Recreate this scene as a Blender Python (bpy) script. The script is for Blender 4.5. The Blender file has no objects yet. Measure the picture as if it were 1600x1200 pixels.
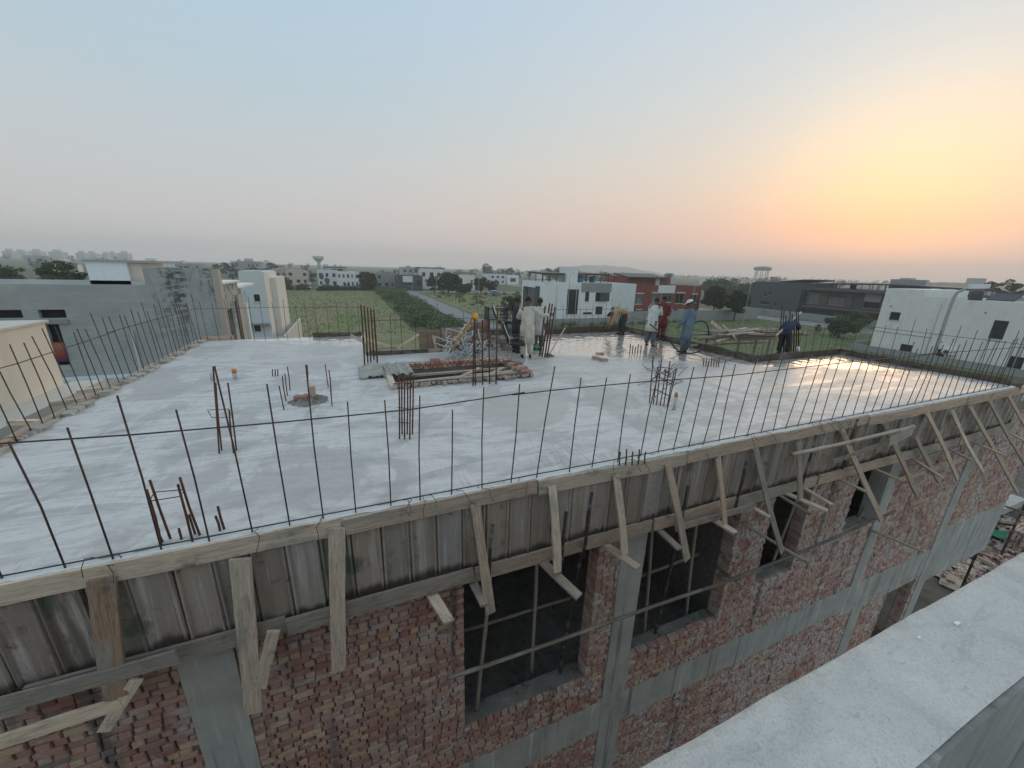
import bpy, bmesh, math, random
import numpy as np
from mathutils import Vector, Matrix, Quaternion
random.seed(7); rng = np.random.default_rng(7)
S = bpy.context.scene
HAZE = True
C = S.collection
PI = math.pi
CAMZ = 11.0          # eye height above the street
SLAB = 8.52          # top of the poured roof slab

# ------------------------------------------------------------ camera
# axes of the camera in the world: X runs along the near slab edge, Y away from the viewer, Z up
CR = np.array([[0.92527, -0.08294, 0.37019], [-0.37817, -0.27598, 0.88365], [0.02888, -0.95758, -0.28671]])
u_, _, v_ = np.linalg.svd(CR); CR = u_ @ v_
cam_d = bpy.data.cameras.new('camera'); cam = bpy.data.objects.new('camera', cam_d); C.objects.link(cam)
cam_d.sensor_width = 36; cam_d.lens = 36 * 603 / 1600
cam_d.clip_start = 0.02; cam_d.clip_end = 9000
_m = Matrix.Identity(4)
for i in range(3):
    _m[i][0] = CR[i][0]; _m[i][1] = -CR[i][1]; _m[i][2] = -CR[i][2]
_m[2][3] = CAMZ
cam.matrix_world = _m
S.camera = cam
S.view_settings.view_transform = 'Standard'; S.view_settings.look = 'None'
S.view_settings.exposure = 0.18; S.view_settings.gamma = 1.0; S.view_settings.use_curve_mapping = False
S.cycles.use_denoising = True
S.cycles.volume_bounces = 2
S.cycles.max_bounces = 6; S.cycles.diffuse_bounces = 3; S.cycles.glossy_bounces = 3; S.cycles.transmission_bounces = 2
S.cycles.sample_clamp_indirect = 6

# ------------------------------------------------------------ sky and sun
SKY_GAIN = 1.08
SUN_EL = math.radians(6.5); SUN_AZ = math.radians(66.0)     # azimuth from +Y towards +X
SUN_DIR = Vector((math.sin(SUN_AZ) * math.cos(SUN_EL), math.cos(SUN_AZ) * math.cos(SUN_EL), math.sin(SUN_EL)))
W = bpy.data.worlds.new('World'); S.world = W; W.use_nodes = True
nt = W.node_tree; nt.nodes.clear()
def wn(t, **k):
    n = nt.nodes.new(t)
    for a, b in k.items(): setattr(n, a, b)
    return n
def wl(a, b): nt.links.new(a, b)
sky = wn('ShaderNodeTexSky', sky_type='NISHITA', sun_disc=False, sun_elevation=SUN_EL, sun_rotation=SUN_AZ,
         altitude=200, air_density=1.0, dust_density=4.0, ozone_density=2.0)
tc = wn('ShaderNodeTexCoord')
sep = wn('ShaderNodeSeparateXYZ'); wl(tc.outputs['Generated'], sep.inputs[0])
def wramp(stops):
    r = wn('ShaderNodeValToRGB'); wl(sep.outputs['Z'], r.inputs[0]); e = r.color_ramp.elements
    e[0].position, e[0].color = stops[0][0], (*stops[0][1], 1); e[1].position, e[1].color = stops[-1][0], (*stops[-1][1], 1)
    for p, c in stops[1:-1]: e.new(p).color = (*c, 1)
    return r.outputs[0]
base = wramp([(0.0, (0.50, 0.475, 0.46)), (0.10, (0.495, 0.49, 0.485)), (0.20, (0.46, 0.50, 0.515)), (0.32, (0.40, 0.495, 0.55)), (0.45, (0.37, 0.495, 0.60)), (1.0, (0.42, 0.505, 0.575))])
glow = wramp([(0.0, (0.66, 0.44, 0.36)), (0.045, (0.80, 0.41, 0.28)), (0.09, (0.96, 0.43, 0.22)), (0.15, (0.97, 0.56, 0.29)), (0.22, (0.93, 0.65, 0.41)), (0.32, (0.82, 0.69, 0.55)), (0.45, (0.70, 0.66, 0.61)), (1.0, (0.5, 0.54, 0.58))])
GLOW = Vector((math.sin(math.radians(64.5)) * math.cos(math.radians(7.5)), math.cos(math.radians(64.5)) * math.cos(math.radians(7.5)), math.sin(math.radians(7.5))))
dot = wn('ShaderNodeVectorMath', operation='DOT_PRODUCT'); wl(tc.outputs['Generated'], dot.inputs[0]); dot.inputs[1].default_value = GLOW
def wm(op, a, b, clamp=False):
    n = wn('ShaderNodeMath', operation=op, use_clamp=clamp)
    for k, v in ((0, a), (1, b)):
        if hasattr(v, 'node'): wl(v, n.inputs[k])
        else: n.inputs[k].default_value = v
    return n.outputs[0]
dd = wm('MAXIMUM', dot.outputs['Value'], 0.0)
fac = wm('ADD', wm('MULTIPLY', wm('POWER', dd, 2.6), 0.42), wm('MULTIPLY', wm('POWER', dd, 52.0), 0.56), True)
mixw = wn('ShaderNodeMix', data_type='RGBA'); wl(fac, mixw.inputs[0]); wl(base, mixw.inputs[6]); wl(glow, mixw.inputs[7])
bgh = wn('ShaderNodeBackground'); bgh.inputs['Strength'].default_value = SKY_GAIN; wl(mixw.outputs[2], bgh.inputs['Color'])
dim = wn('ShaderNodeMix', data_type='RGBA', blend_type='MULTIPLY'); dim.inputs[0].default_value = 1; wl(sky.outputs[0], dim.inputs[6]); dim.inputs[7].default_value = (0.12, 0.12, 0.12, 1)
bg1 = wn('ShaderNodeBackground'); bg1.inputs['Strength'].default_value = 0.05; wl(dim.outputs[2], bg1.inputs['Color'])
add = wn('ShaderNodeAddShader'); wl(bgh.outputs[0], add.inputs[0]); wl(bg1.outputs[0], add.inputs[1]); acc = add.outputs[0]
wo = wn('ShaderNodeOutputWorld'); wl(acc, wo.inputs['Surface'])

sun_d = bpy.data.lights.new('sun', 'SUN'); sun_d.energy = 0.5; sun_d.angle = math.radians(28); sun_d.color = (1.0, 0.66, 0.40)
sun = bpy.data.objects.new('sun', sun_d); C.objects.link(sun)
sun.rotation_euler = (-SUN_DIR).to_track_quat('-Z', 'Y').to_euler(); sun.location = (200, 80, 60)

# ------------------------------------------------------------ sight-line helpers (survey of the photograph)
def ray(u, v): return CR @ np.array([u - 800., v - 600., 603.])
def Pz(u, v, z):
    r = ray(u, v); k = (z - CAMZ) / r[2]; return Vector((r[0] * k, r[1] * k, z))
def Py(u, v, y):
    r = ray(u, v); k = y / r[1]; return Vector((r[0] * k, y, CAMZ + r[2] * k))
def Px(u, v, x):
    r = ray(u, v); k = x / r[0]; return Vector((x, r[1] * k, CAMZ + r[2] * k))

# ------------------------------------------------------------ material helpers
MATS = {}
class NT:
    def __init__(s, name):
        s.m = bpy.data.materials.new(name); s.m.use_nodes = True; s.t = s.m.node_tree
        s.b = s.t.nodes['Principled BSDF']; s.out = s.t.nodes['Material Output']
    def n(s, t, **k):
        o = s.t.nodes.new(t)
        for a, b in k.items(): setattr(o, a, b)
        return o
    def l(s, a, b): s.t.links.new(a, b)
    def pos(s, scale=(1, 1, 1), obj=False):
        if obj:
            g = s.n('ShaderNodeTexCoord').outputs['Object']
            oi = s.n('ShaderNodeObjectInfo')
            mu = s.n('ShaderNodeMath', operation='MULTIPLY'); s.l(oi.outputs['Random'], mu.inputs[0]); mu.inputs[1].default_value = 57.0
            ad = s.n('ShaderNodeVectorMath', operation='ADD'); s.l(g, ad.inputs[0]); s.l(mu.outputs[0], ad.inputs[1]); g = ad.outputs[0]
        else:
            g = s.n('ShaderNodeNewGeometry').outputs['Position']
        mp = s.n('ShaderNodeMapping'); mp.inputs['Scale'].default_value = scale; s.l(g, mp.inputs[0])
        return mp.outputs[0]
    def noise(s, vec, scale, detail=4, rough=0.55, dist=0.0):
        o = s.n('ShaderNodeTexNoise'); s.l(vec, o.inputs['Vector']); o.inputs['Scale'].default_value = scale
        o.inputs['Detail'].default_value = detail; o.inputs['Roughness'].default_value = rough; o.inputs['Distortion'].default_value = dist
        return o.outputs['Fac']
    def ramp(s, fac, stops, inter='LINEAR'):
        o = s.n('ShaderNodeValToRGB'); s.l(fac, o.inputs[0]); r = o.color_ramp; r.interpolation = inter
        r.elements[0].position, r.elements[0].color = stops[0][0], (*stops[0][1], 1)
        r.elements[1].position, r.elements[1].color = stops[-1][0], (*stops[-1][1], 1)
        for p, c in stops[1:-1]:
            e = r.elements.new(p); e.color = (*c, 1)
        return o.outputs[0]
    def mix(s, fac, a, b, blend='MIX'):
        o = s.n('ShaderNodeMix', data_type='RGBA', blend_type=blend)
        for key, val in ((0, fac), (6, a), (7, b)):
            if hasattr(val, 'is_linked') or hasattr(val, 'node'): s.l(val, o.inputs[key])
            else: o.inputs[key].default_value = val if key == 0 else (*val, 1)
        return o.outputs[2]
    def math(s, op, a, b=0.0, clamp=False):
        o = s.n('ShaderNodeMath', operation=op, use_clamp=clamp)
        for k, val in ((0, a), (1, b)):
            if hasattr(val, 'node'): s.l(val, o.inputs[k])
            else: o.inputs[k].default_value = val
        return o.outputs[0]
    def maprange(s, v, a, b, c=0.0, d=1.0, smooth=True):
        o = s.n('ShaderNodeMapRange'); o.interpolation_type = 'SMOOTHSTEP' if smooth else 'LINEAR'
        s.l(v, o.inputs[0])
        for k, x in zip((1, 2, 3, 4), (a, b, c, d)): o.inputs[k].default_value = x
        return o.outputs[0]
    def bump(s, h, strength=0.3, dist=0.02):
        o = s.n('ShaderNodeBump'); o.inputs['Strength'].default_value = strength; o.inputs['Distance'].default_value = dist
        s.l(h, o.inputs['Height']); s.l(o.outputs[0], s.b.inputs['Normal']); return o
    def col(s, c):
        if hasattr(c, 'node'): s.l(c, s.b.inputs['Base Color'])
        else: s.b.inputs['Base Color'].default_value = (*c, 1)
    def set(s, **k):
        for a, b in k.items():
            i = s.b.inputs[a.replace('_', ' ')]
            if hasattr(b, 'node'): s.l(b, i)
            else: i.default_value = b
    def obj_rand(s): return s.n('ShaderNodeObjectInfo').outputs['Random']
    def isl_rand(s): return s.n('ShaderNodeNewGeometry').outputs['Random Per Island']

def plaster(name, c, stain=0.35, scale=1.0, rough=0.85):
    k = NT(name); p = k.pos((1, 1, 1)); n1 = k.noise(p, 0.7 * scale, 5, 0.6); n2 = k.noise(k.pos((1.6, 1.6, 0.25)), 1.1 * scale, 5, 0.65); n3 = k.noise(p, 14 * scale, 3)
    d = tuple(x * (1 - stain) for x in c)
    c1 = k.ramp(n1, [(0.3, tuple(x * (1 - stain * 0.35) for x in c)), (0.7, c)])
    f = k.maprange(n2, 0.52, 0.75, 0, 0.75)
    c2 = k.mix(f, c1, d)
    k.col(c2); k.set(Roughness=rough); k.bump(n3, 0.15, 0.01); MATS[name] = k.m; return k.m
def flat(name, c, rough=0.6, metal=0.0, var=0.12, scale=6):
    k = NT(name); n = k.noise(k.pos(obj=True), scale, 4, 0.6)
    k.col(k.ramp(n, [(0.25, tuple(x * (1 - var) for x in c)), (0.75, tuple(min(1, x * (1 + var)) for x in c))])); k.set(Roughness=rough, Metallic=metal); MATS[name] = k.m; return k.m
def wood(name, a, b, rough=0.8):
    k = NT(name); g = k.noise(k.pos((2.0, 26, 26), obj=True), 1.6, 6, 0.7, 0.6); s = k.noise(k.pos((1.2, 4, 4), obj=True), 1.4, 4, 0.6)
    r = k.obj_rand()
    c = k.ramp(g, [(0.25, tuple(x * 0.55 for x in a)), (0.5, a), (0.78, b)])
    c = k.mix(k.maprange(s, 0.5, 0.68, 0, 0.75), c, (0.33, 0.33, 0.31))         # cement splashes
    dk = k.noise(k.pos((1.0, 1, 1), obj=True), 3.2, 5, 0.7)
    c = k.mix(k.maprange(dk, 0.55, 0.72, 0, 0.6), c, (0.06, 0.05, 0.04))
    fg = k.noise(k.pos((3.0, 60, 60), obj=True), 2.0, 4, 0.7); c = k.mix(k.maprange(fg, 0.52, 0.66, 0, 0.6), c, tuple(x * 0.35 for x in a)); c = k.mix(k.maprange(fg, 0.42, 0.30, 0, 0.35), c, tuple(min(1, x * 1.25) for x in b))
    v = k.ramp(r, [(0, (0.75, 0.72, 0.68)), (0.5, (1.0, 0.96, 0.91)), (1, (1.22, 1.14, 1.05))])
    k.col(k.mix(1.0, c, v, 'MULTIPLY')); k.set(Roughness=rough); k.bump(g, 0.35, 0.006); MATS[name] = k.m; return k.m
def leaf(name, a, b, c):
    k = NT(name); r = k.isl_rand(); n = k.noise(k.pos(), 0.9, 3)
    m = k.math('ADD', k.math('MULTIPLY', r, 0.6), k.math('MULTIPLY', n, 0.5))
    k.col(k.ramp(m, [(0.2, a), (0.55, b), (0.95, c)])); k.set(Roughness=0.65); k.b.inputs['Specular IOR Level'].default_value = 0.25
    MATS[name] = k.m; return k.m

# ------------------------------------------------------------ mesh helpers
def props(o, label=None, cat=None, group=None, kind=None):
    if label: o['label'] = label
    if cat: o['category'] = cat
    if group: o['group'] = group
    if kind: o['kind'] = kind
    return o
def empty(name, loc, label=None, cat=None, group=None, rz=0.0):
    o = bpy.data.objects.new(name, None); C.objects.link(o); o.location = loc; o.rotation_euler = (0, 0, rz); o.empty_display_size = 0.2
    return props(o, label, cat, group)
def link(name, me, parent=None, mat=None, smooth=False):
    o = bpy.data.objects.new(name, me); C.objects.link(o)
    if mat is not None and not me.materials: me.materials.append(MATS[mat] if isinstance(mat, str) else mat)
    if smooth:
        me.polygons.foreach_set('use_smooth', [True] * len(me.polygons))
    if parent is not None:
        o.parent = parent
        if parent.parent is None: o.matrix_parent_inverse = parent_matrix(parent).inverted()
        else: o.matrix_parent_inverse = (parent_matrix(parent)).inverted()
    return o
def parent_matrix(o):
    m = Matrix.LocRotScale(o.location, o.rotation_euler, o.scale)
    if o.parent is not None: m = parent_matrix(o.parent) @ o.matrix_parent_inverse @ m
    return m
class MB:
    def __init__(s): s.v = []; s.f = []
    def add(s, vs, fs):
        k = len(s.v); s.v.extend(tuple(x) for x in vs); s.f.extend(tuple(i + k for i in f) for f in fs); return s
    def box(s, a, b, j=0.0):
        x0, y0, z0 = a; x1, y1, z1 = b
        if x0 > x1: x0, x1 = x1, x0
        if y0 > y1: y0, y1 = y1, y0
        if z0 > z1: z0, z1 = z1, z0
        vs = [(x0, y0, z0), (x1, y0, z0), (x1, y1, z0), (x0, y1, z0), (x0, y0, z1), (x1, y0, z1), (x1, y1, z1), (x0, y1, z1)]
        if j: vs = [tuple(c + random.uniform(-j, j) for c in v) for v in vs]
        return s.add(vs, [(0, 3, 2, 1), (4, 5, 6, 7), (0, 1, 5, 4), (1, 2, 6, 5), (2, 3, 7, 6), (3, 0, 4, 7)])
    def tube(s, pts, r, n=7, cap=True):
        pts = [Vector(p) for p in pts]; rs = r if isinstance(r, (list, tuple)) else [r] * len(pts)
        k = len(s.v); up = None
        for i, p in enumerate(pts):
            d = (pts[min(i + 1, len(pts) - 1)] - pts[max(i - 1, 0)])
            if d.length < 1e-9: d = Vector((0, 0, 1))
            d.normalize()
            if up is None:
                a = Vector((0, 0, 1)) if abs(d.z) < 0.9 else Vector((1, 0, 0)); up = d.cross(a).normalized()
            else:
                up = (up - d * up.dot(d))
                up = up.normalized() if up.length > 1e-6 else d.orthogonal().normalized()
            w = d.cross(up)
            for q in range(n):
                t = 2 * PI * q / n; s.v.append(tuple(p + (up * math.cos(t) + w * math.sin(t)) * rs[i]))
        for i in range(len(pts) - 1):
            for q in range(n):
                a = k + i * n + q; b = k + i * n + (q + 1) % n; s.f.append((a, b, b + n, a + n))
        if cap:
            s.f.append(tuple(k + q for q in reversed(range(n)))); e = k + (len(pts) - 1) * n; s.f.append(tuple(e + q for q in range(n)))
        return s
    def ell(s, c, r, nu=10, nv=7, z0=-1.0, rot=None):
        k = len(s.v); c = Vector(c)
        for i in range(nv + 1):
            ph = math.asin(max(-1, min(1, z0))) + (PI / 2 - math.asin(max(-1, min(1, z0)))) * i / nv
            for q in range(nu):
                t = 2 * PI * q / nu; p = Vector((r[0] * math.cos(ph) * math.cos(t), r[1] * math.cos(ph) * math.sin(t), r[2] * math.sin(ph)))
                if rot is not None: p = rot @ p
                s.v.append(tuple(c + p))
        for i in range(nv):
            for q in range(nu):
                a = k + i * nu + q; b = k + i * nu + (q + 1) % nu; s.f.append((a, b, b + nu, a + nu))
        s.f.append(tuple(k + q for q in reversed(range(nu))))
        return s
    def loft(s, rings, cap=True):
        n = len(rings[0]); k = len(s.v)
        for r in rings: s.v.extend(tuple(p) for p in r)
        for i in range(len(rings) - 1):
            for q in range(n):
                a = k + i * n + q; b = k + i * n + (q + 1) % n; s.f.append((a, b, b + n, a + n))
        if cap:
            s.f.append(tuple(k + q for q in reversed(range(n)))); e = k + (len(rings) - 1) * n; s.f.append(tuple(e + q for q in range(n)))
        return s
    def mesh(s, name):
        me = bpy.data.meshes.new(name); me.from_pydata(s.v, [], s.f); me.update(); return me
    def build(s, name, mat, parent=None, smooth=False):
        return link(name, s.mesh(name), parent, mat, smooth)
def beam_obj(name, p, q, w, t, mat, parent=None, side=None, taper=0.0, j=0.004, bend=0.0):
    """a sawn board from p to q: own frame along its length (grain runs with it); w across 'side', t the other way"""
    p = Vector(p); q = Vector(q); d = q - p; L = d.length; d.normalize()
    sd = Vector(side) if side is not None else Vector((0, 0, 1))
    sd = sd - d * sd.dot(d)
    sd = sd.normalized() if sd.length > 1e-5 else d.orthogonal().normalized()
    n = d.cross(sd)
    b = MB(); N = max(2, int(L / 0.45) + 1); rings = []
    for i in range(N + 1):
        f = i / N; ww = w * (1 - taper * f) + random.uniform(-j, j); z = bend * math.sin(PI * f); oy = random.uniform(-j, j) * 0.6
        x = L * f + (random.uniform(-0.015, 0.015) if i in (0, N) else 0)
        e = random.uniform(-0.012, 0.012) if i in (0, N) else 0
        rings.append([(x - e, oy - ww / 2, z - t / 2), (x + e, oy + ww / 2, z - t / 2), (x + e, oy + ww / 2, z + t / 2), (x - e, oy - ww / 2, z + t / 2)])
    b.loft(rings)
    o = link(name, b.mesh(name), None, mat)
    M = Matrix(((d.x, sd.x, n.x, p.x), (d.y, sd.y, n.y, p.y), (d.z, sd.z, n.z, p.z), (0, 0, 0, 1)))
    if parent is not None:
        o.parent = parent; o.matrix_parent_inverse = parent_matrix(parent).inverted()
    o.matrix_basis = M
    return o
def pole_obj(name, p, q, r, mat, parent=None, wob=0.012, n=8, r2=None):
    p = Vector(p); q = Vector(q); L = (q - p).length; N = max(3, int(L / 0.35)); r2 = r if r2 is None else r2
    pts = []
    d = (q - p) / N; o1 = d.orthogonal().normalized(); o2 = d.cross(o1).normalized(); a = random.uniform(0, 6)
    for i in range(N + 1):
        f = i / N; k = math.sin(PI * f)
        pts.append(p + d * i + o1 * (wob * k * math.sin(a + 3 * f)) + o2 * (wob * k * math.cos(a + 4 * f)))
    rs = [(r + (r2 - r) * i / N) * random.uniform(0.94, 1.06) for i in range(N + 1)]
    o = MB().tube(pts, rs, n).build(name, mat, parent, True)
    return o
def quads_mesh(name, cen, nrm_size, mat, aspect=1.0, up_bias=0.0):
    """cloud of small leaf quads, cen (n,3)"""
    n = len(cen)
    a = rng.normal(size=(n, 3)); a[:, 2] += up_bias; a /= np.linalg.norm(a, axis=1)[:, None]
    t = rng.normal(size=(n, 3)); t -= a * (a * t).sum(1)[:, None]; t /= np.linalg.norm(t, axis=1)[:, None]
    b = np.cross(a, t); sz = nrm_size * rng.uniform(0.6, 1.35, n)[:, None]
    v = np.stack([cen - t * sz, cen + b * sz * 0.55 * aspect, cen + t * sz, cen - b * sz * 0.55 * aspect], 1).reshape(-1, 3)
    me = bpy.data.meshes.new(name); me.vertices.add(4 * n); me.vertices.foreach_set('co', v.astype(np.float32).ravel())
    me.loops.add(4 * n); me.loops.foreach_set('vertex_index', np.arange(4 * n, dtype=np.int32))
    me.polygons.add(n); me.polygons.foreach_set('loop_start', np.arange(0, 4 * n, 4, dtype=np.int32))
    me.update(calc_edges=True); me.validate()
    if mat: me.materials.append(MATS[mat])
    return me
def blob_points(n, clumps):
    """points near the shells of several clumps: list of (cx,cy,cz,rx,ry,rz)"""
    cl = np.array(clumps, float); vol = (cl[:, 3] * cl[:, 4] + cl[:, 4] * cl[:, 5]); idx = rng.choice(len(cl), n, p=vol / vol.sum())
    d = rng.normal(size=(n, 3)); d /= np.linalg.norm(d, axis=1)[:, None]
    r = rng.uniform(0.35, 1.06, n) ** 0.5
    return cl[idx, :3] + d * cl[idx, 3:] * r[:, None]
# ------------------------------------------------------------ materials
def mat_slab():
    k = NT('slab_concrete'); p = k.pos()
    sx = k.n('ShaderNodeSeparateXYZ'); k.l(p, sx.inputs[0])
    w = k.math('ADD', sx.outputs['Y'], k.math('MULTIPLY', sx.outputs['X'], 0.52)); w = k.math('SUBTRACT', w, 13.06)
    nb = k.noise(p, 1.3, 4, 0.6)
    w1 = k.math('ADD', w, k.math('MULTIPLY', k.math('SUBTRACT', nb, 0.5), 2.0))
    wet = k.maprange(w1, -0.25, 0.25)
    semi = k.maprange(k.math('ADD', w, k.math('MULTIPLY', k.math('SUBTRACT', k.noise(k.pos((0.5, 1.6, 1)), 0.8, 3), 0.5), 5.0)), -4.2, -0.8)
    swirl = k.noise(k.pos((0.42, 1.5, 1)), 1.35, 7, 0.62, 1.9)
    fine = k.noise(k.pos((1, 2.2, 1)), 9, 6, 0.7, 0.8)
    big = k.noise(p, 0.62, 5, 0.6, 1.4)
    c = k.ramp(swirl, [(0.26, (0.34, 0.342, 0.34)), (0.38, (0.52, 0.522, 0.518)), (0.48, (0.64, 0.64, 0.635)), (0.54, (0.73, 0.73, 0.725)), (0.63, (0.60, 0.60, 0.595)), (0.76, (0.42, 0.42, 0.415))])
    trow = k.noise(k.pos((7.5, 1.1, 1)), 1.0, 6, 0.72, 2.2); patch = k.maprange(k.noise(p, 0.9, 3, 0.5, 1.0), 0.42, 0.60)
    c = k.mix(k.math('MULTIPLY', k.maprange(trow, 0.50, 0.66), k.math('MULTIPLY', patch, 0.55)), c, (0.80, 0.80, 0.795))
    c = k.mix(k.math('MULTIPLY', k.maprange(trow, 0.46, 0.34), k.math('MULTIPLY', patch, 0.45)), c, (0.36, 0.36, 0.355))
    c = k.mix(k.maprange(fine, 0.54, 0.72, 0, 0.5), c, (0.84, 0.84, 0.835))
    c = k.mix(k.maprange(fine, 0.46, 0.30, 0, 0.55), c, (0.40, 0.40, 0.395))
    c = k.mix(k.maprange(big, 0.50, 0.58, 0, 0.62), c, (0.43, 0.43, 0.42))
    # a freshly floated round patch, near the stair opening
    ds = k.n('ShaderNodeVectorMath', operation='DISTANCE'); k.l(p, ds.inputs[0]); ds.inputs[1].default_value = (2.75, 6.2, SLAB)
    rp = k.maprange(k.math('ADD', ds.outputs['Value'], k.math('MULTIPLY', nb, 0.5)), 1.25, 1.15, 0, 0.7)
    c = k.mix(rp, c, (0.52, 0.51, 0.485))
    c = k.mix(k.math('MULTIPLY', semi, 0.45), c, (0.50, 0.50, 0.495))
    wc = k.ramp(k.noise(p, 5.5, 6, 0.75), [(0.35, (0.12, 0.112, 0.10)), (0.44, (0.46, 0.44, 0.41)), (0.58, (0.66, 0.635, 0.60))])  # wet base colour lightened to stand in for reflected sky glare
    c = k.mix(k.math('MULTIPLY', wet, 0.92), c, wc)
    hs = k.n('ShaderNodeMix', data_type='RGBA', blend_type='MULTIPLY'); hs.inputs[0].default_value = 1; k.l(c, hs.inputs[6]); hs.inputs[7].default_value = (0.97, 0.935, 0.90, 1); c = hs.outputs[2]
    gr = k.noise(p, 42, 4, 0.75); c = k.mix(k.maprange(gr, 0.58, 0.74, 0, 0.4), c, (0.34, 0.335, 0.32)); c = k.mix(k.maprange(gr, 0.40, 0.26, 0, 0.35), c, (0.82, 0.81, 0.79))
    k.col(c)
    pud = k.maprange(k.noise(k.pos((0.35, 1.7, 1)), 1.1, 4, 0.55, 0.6), 0.54, 0.62)
    rs = k.math('SUBTRACT', k.math('SUBTRACT', 0.50, k.math('MULTIPLY', semi, 0.16)), k.math('MULTIPLY', k.math('MULTIPLY', semi, pud), 0.26))
    rs = k.math('ADD', rs, k.math('MULTIPLY', k.math('SUBTRACT', fine, 0.5), 0.18))
    rr = k.n('ShaderNodeMix'); k.l(wet, rr.inputs[0]); k.l(rs, rr.inputs[2]); rr.inputs[3].default_value = 0.10
    k.set(Roughness=rr.outputs[0]); k.b.inputs['Specular IOR Level'].default_value = 0.6; k.l(k.math('MULTIPLY', wet, 0.9), k.b.inputs['Coat Weight']); k.b.inputs['Coat Roughness'].default_value = 0.06
    scr = k.n('ShaderNodeTexWave', wave_type='BANDS', bands_direction='Y'); k.l(k.pos((0.25, 1, 1)), scr.inputs['Vector']); scr.inputs['Scale'].default_value = 9; scr.inputs['Distortion'].default_value = 14; scr.inputs['Detail'].default_value = 3; scr.inputs['Detail Scale'].default_value = 0.7
    h = k.math('ADD', k.math('MULTIPLY', fine, 1.0), k.math('MULTIPLY', scr.outputs['Fac'], 0.25))
    lum = k.noise(p, 7, 4, 0.6)
    hh = k.n('ShaderNodeMix'); k.l(wet, hh.inputs[0]); k.l(h, hh.inputs[2]); k.l(k.math('MULTIPLY', lum, 3.0), hh.inputs[3])
    k.bump(hh.outputs[0], 0.35, 0.016)
    MATS['slab'] = k.m
mat_slab()
def mat_brick(name='brick', d0=0.05, d1=0.34):
    k = NT(name); r = k.math('FRACT', k.math('ADD', k.obj_rand(), k.isl_rand()))
    c = k.ramp(r, [(0.0, (0.28, 0.12, 0.10)), (0.16, (0.43, 0.19, 0.145)), (0.34, (0.52, 0.25, 0.18)), (0.48, (0.38, 0.20, 0.165)), (0.62, (0.56, 0.335, 0.215)), (0.76, (0.64, 0.455, 0.28)), (0.86, (0.50, 0.34, 0.28)), (1.0, (0.46, 0.225, 0.175))])
    p = k.pos(); n = k.noise(p, 9, 5, 0.65); big = k.noise(p, 0.8, 3); f = k.noise(p, 26, 4, 0.7)
    c = k.mix(k.maprange(n, 0.35, 0.7, 0, 0.4), c, (0.22, 0.11, 0.09))
    wm = k.math('ADD', k.noise(p, 3.2, 6, 0.72), k.math('MULTIPLY', big, 0.35))
    c = k.mix(k.maprange(wm, 0.72, 0.86, 0, 0.7), c, (0.52, 0.49, 0.46))       # cement smears
    st = k.noise(k.pos((1.9, 1.9, 0.14)), 1.9, 4)
    c = k.mix(k.maprange(st, 0.58, 0.72, 0, 0.65), c, (0.075, 0.068, 0.06))      # rain streaks
    dust = k.noise(p, 1.7, 5, 0.7); c = k.mix(k.maprange(dust, 0.3, 0.8, d0, d1), c, (0.66, 0.55, 0.51))
    sx_ = k.n('ShaderNodeSeparateXYZ'); k.l(p, sx_.inputs[0]); far_ = k.maprange(sx_.outputs['X'], -1.0, 7.0, 0.0, 0.10)
    sm = k.math('ADD', k.math('ADD', k.noise(p, 5.0, 6, 0.75, 0.6), k.math('MULTIPLY', k.noise(p, 0.9, 4), 0.3)), far_)
    c = k.mix(k.maprange(sm, 0.72, 0.84, 0, 0.75), c, (0.60, 0.57, 0.54)); c = k.mix(k.maprange(st, 0.55, 0.70, 0, 0.6), c, (0.13, 0.115, 0.10))
    pit = k.noise(p, 70, 4, 0.8); c = k.mix(k.maprange(pit, 0.56, 0.72, 0, 0.5), c, (0.16, 0.10, 0.085)); c = k.mix(k.maprange(pit, 0.40, 0.28, 0, 0.35), c, (0.58, 0.50, 0.46))
    k.col(c); k.set(Roughness=0.92); k.bump(k.math('ADD', f, pit), 0.6, 0.008); MATS[name] = k.m
mat_brick(); mat_brick('brick_new', 0.0, 0.1)
def mat_mortar():
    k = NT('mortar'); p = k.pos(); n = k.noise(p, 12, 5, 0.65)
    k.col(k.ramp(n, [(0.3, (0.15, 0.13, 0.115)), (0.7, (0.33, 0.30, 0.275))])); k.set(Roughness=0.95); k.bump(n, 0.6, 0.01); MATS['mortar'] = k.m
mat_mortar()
def mat_rawconc(name, a, b):
    k = NT(name); p = k.pos(); n = k.noise(p, 2.2, 6, 0.65); s = k.noise(k.pos((5, 5, 0.25)), 1.4, 5, 0.65); f = k.noise(p, 30, 3)
    c = k.ramp(n, [(0.3, a), (0.7, b)])
    c = k.mix(k.maprange(s, 0.54, 0.70, 0, 0.75), c, tuple(x * 0.40 for x in a))
    c = k.mix(k.maprange(s, 0.44, 0.32, 0, 0.5), c, tuple(min(1, x * 1.45) for x in b))
    k.col(c); k.set(Roughness=0.88); k.bump(f, 0.3, 0.008); MATS[name] = k.m
mat_rawconc('concrete', (0.38, 0.37, 0.345), (0.53, 0.52, 0.49))
mat_rawconc('concrete_dark', (0.17, 0.165, 0.15), (0.28, 0.27, 0.25))
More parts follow.
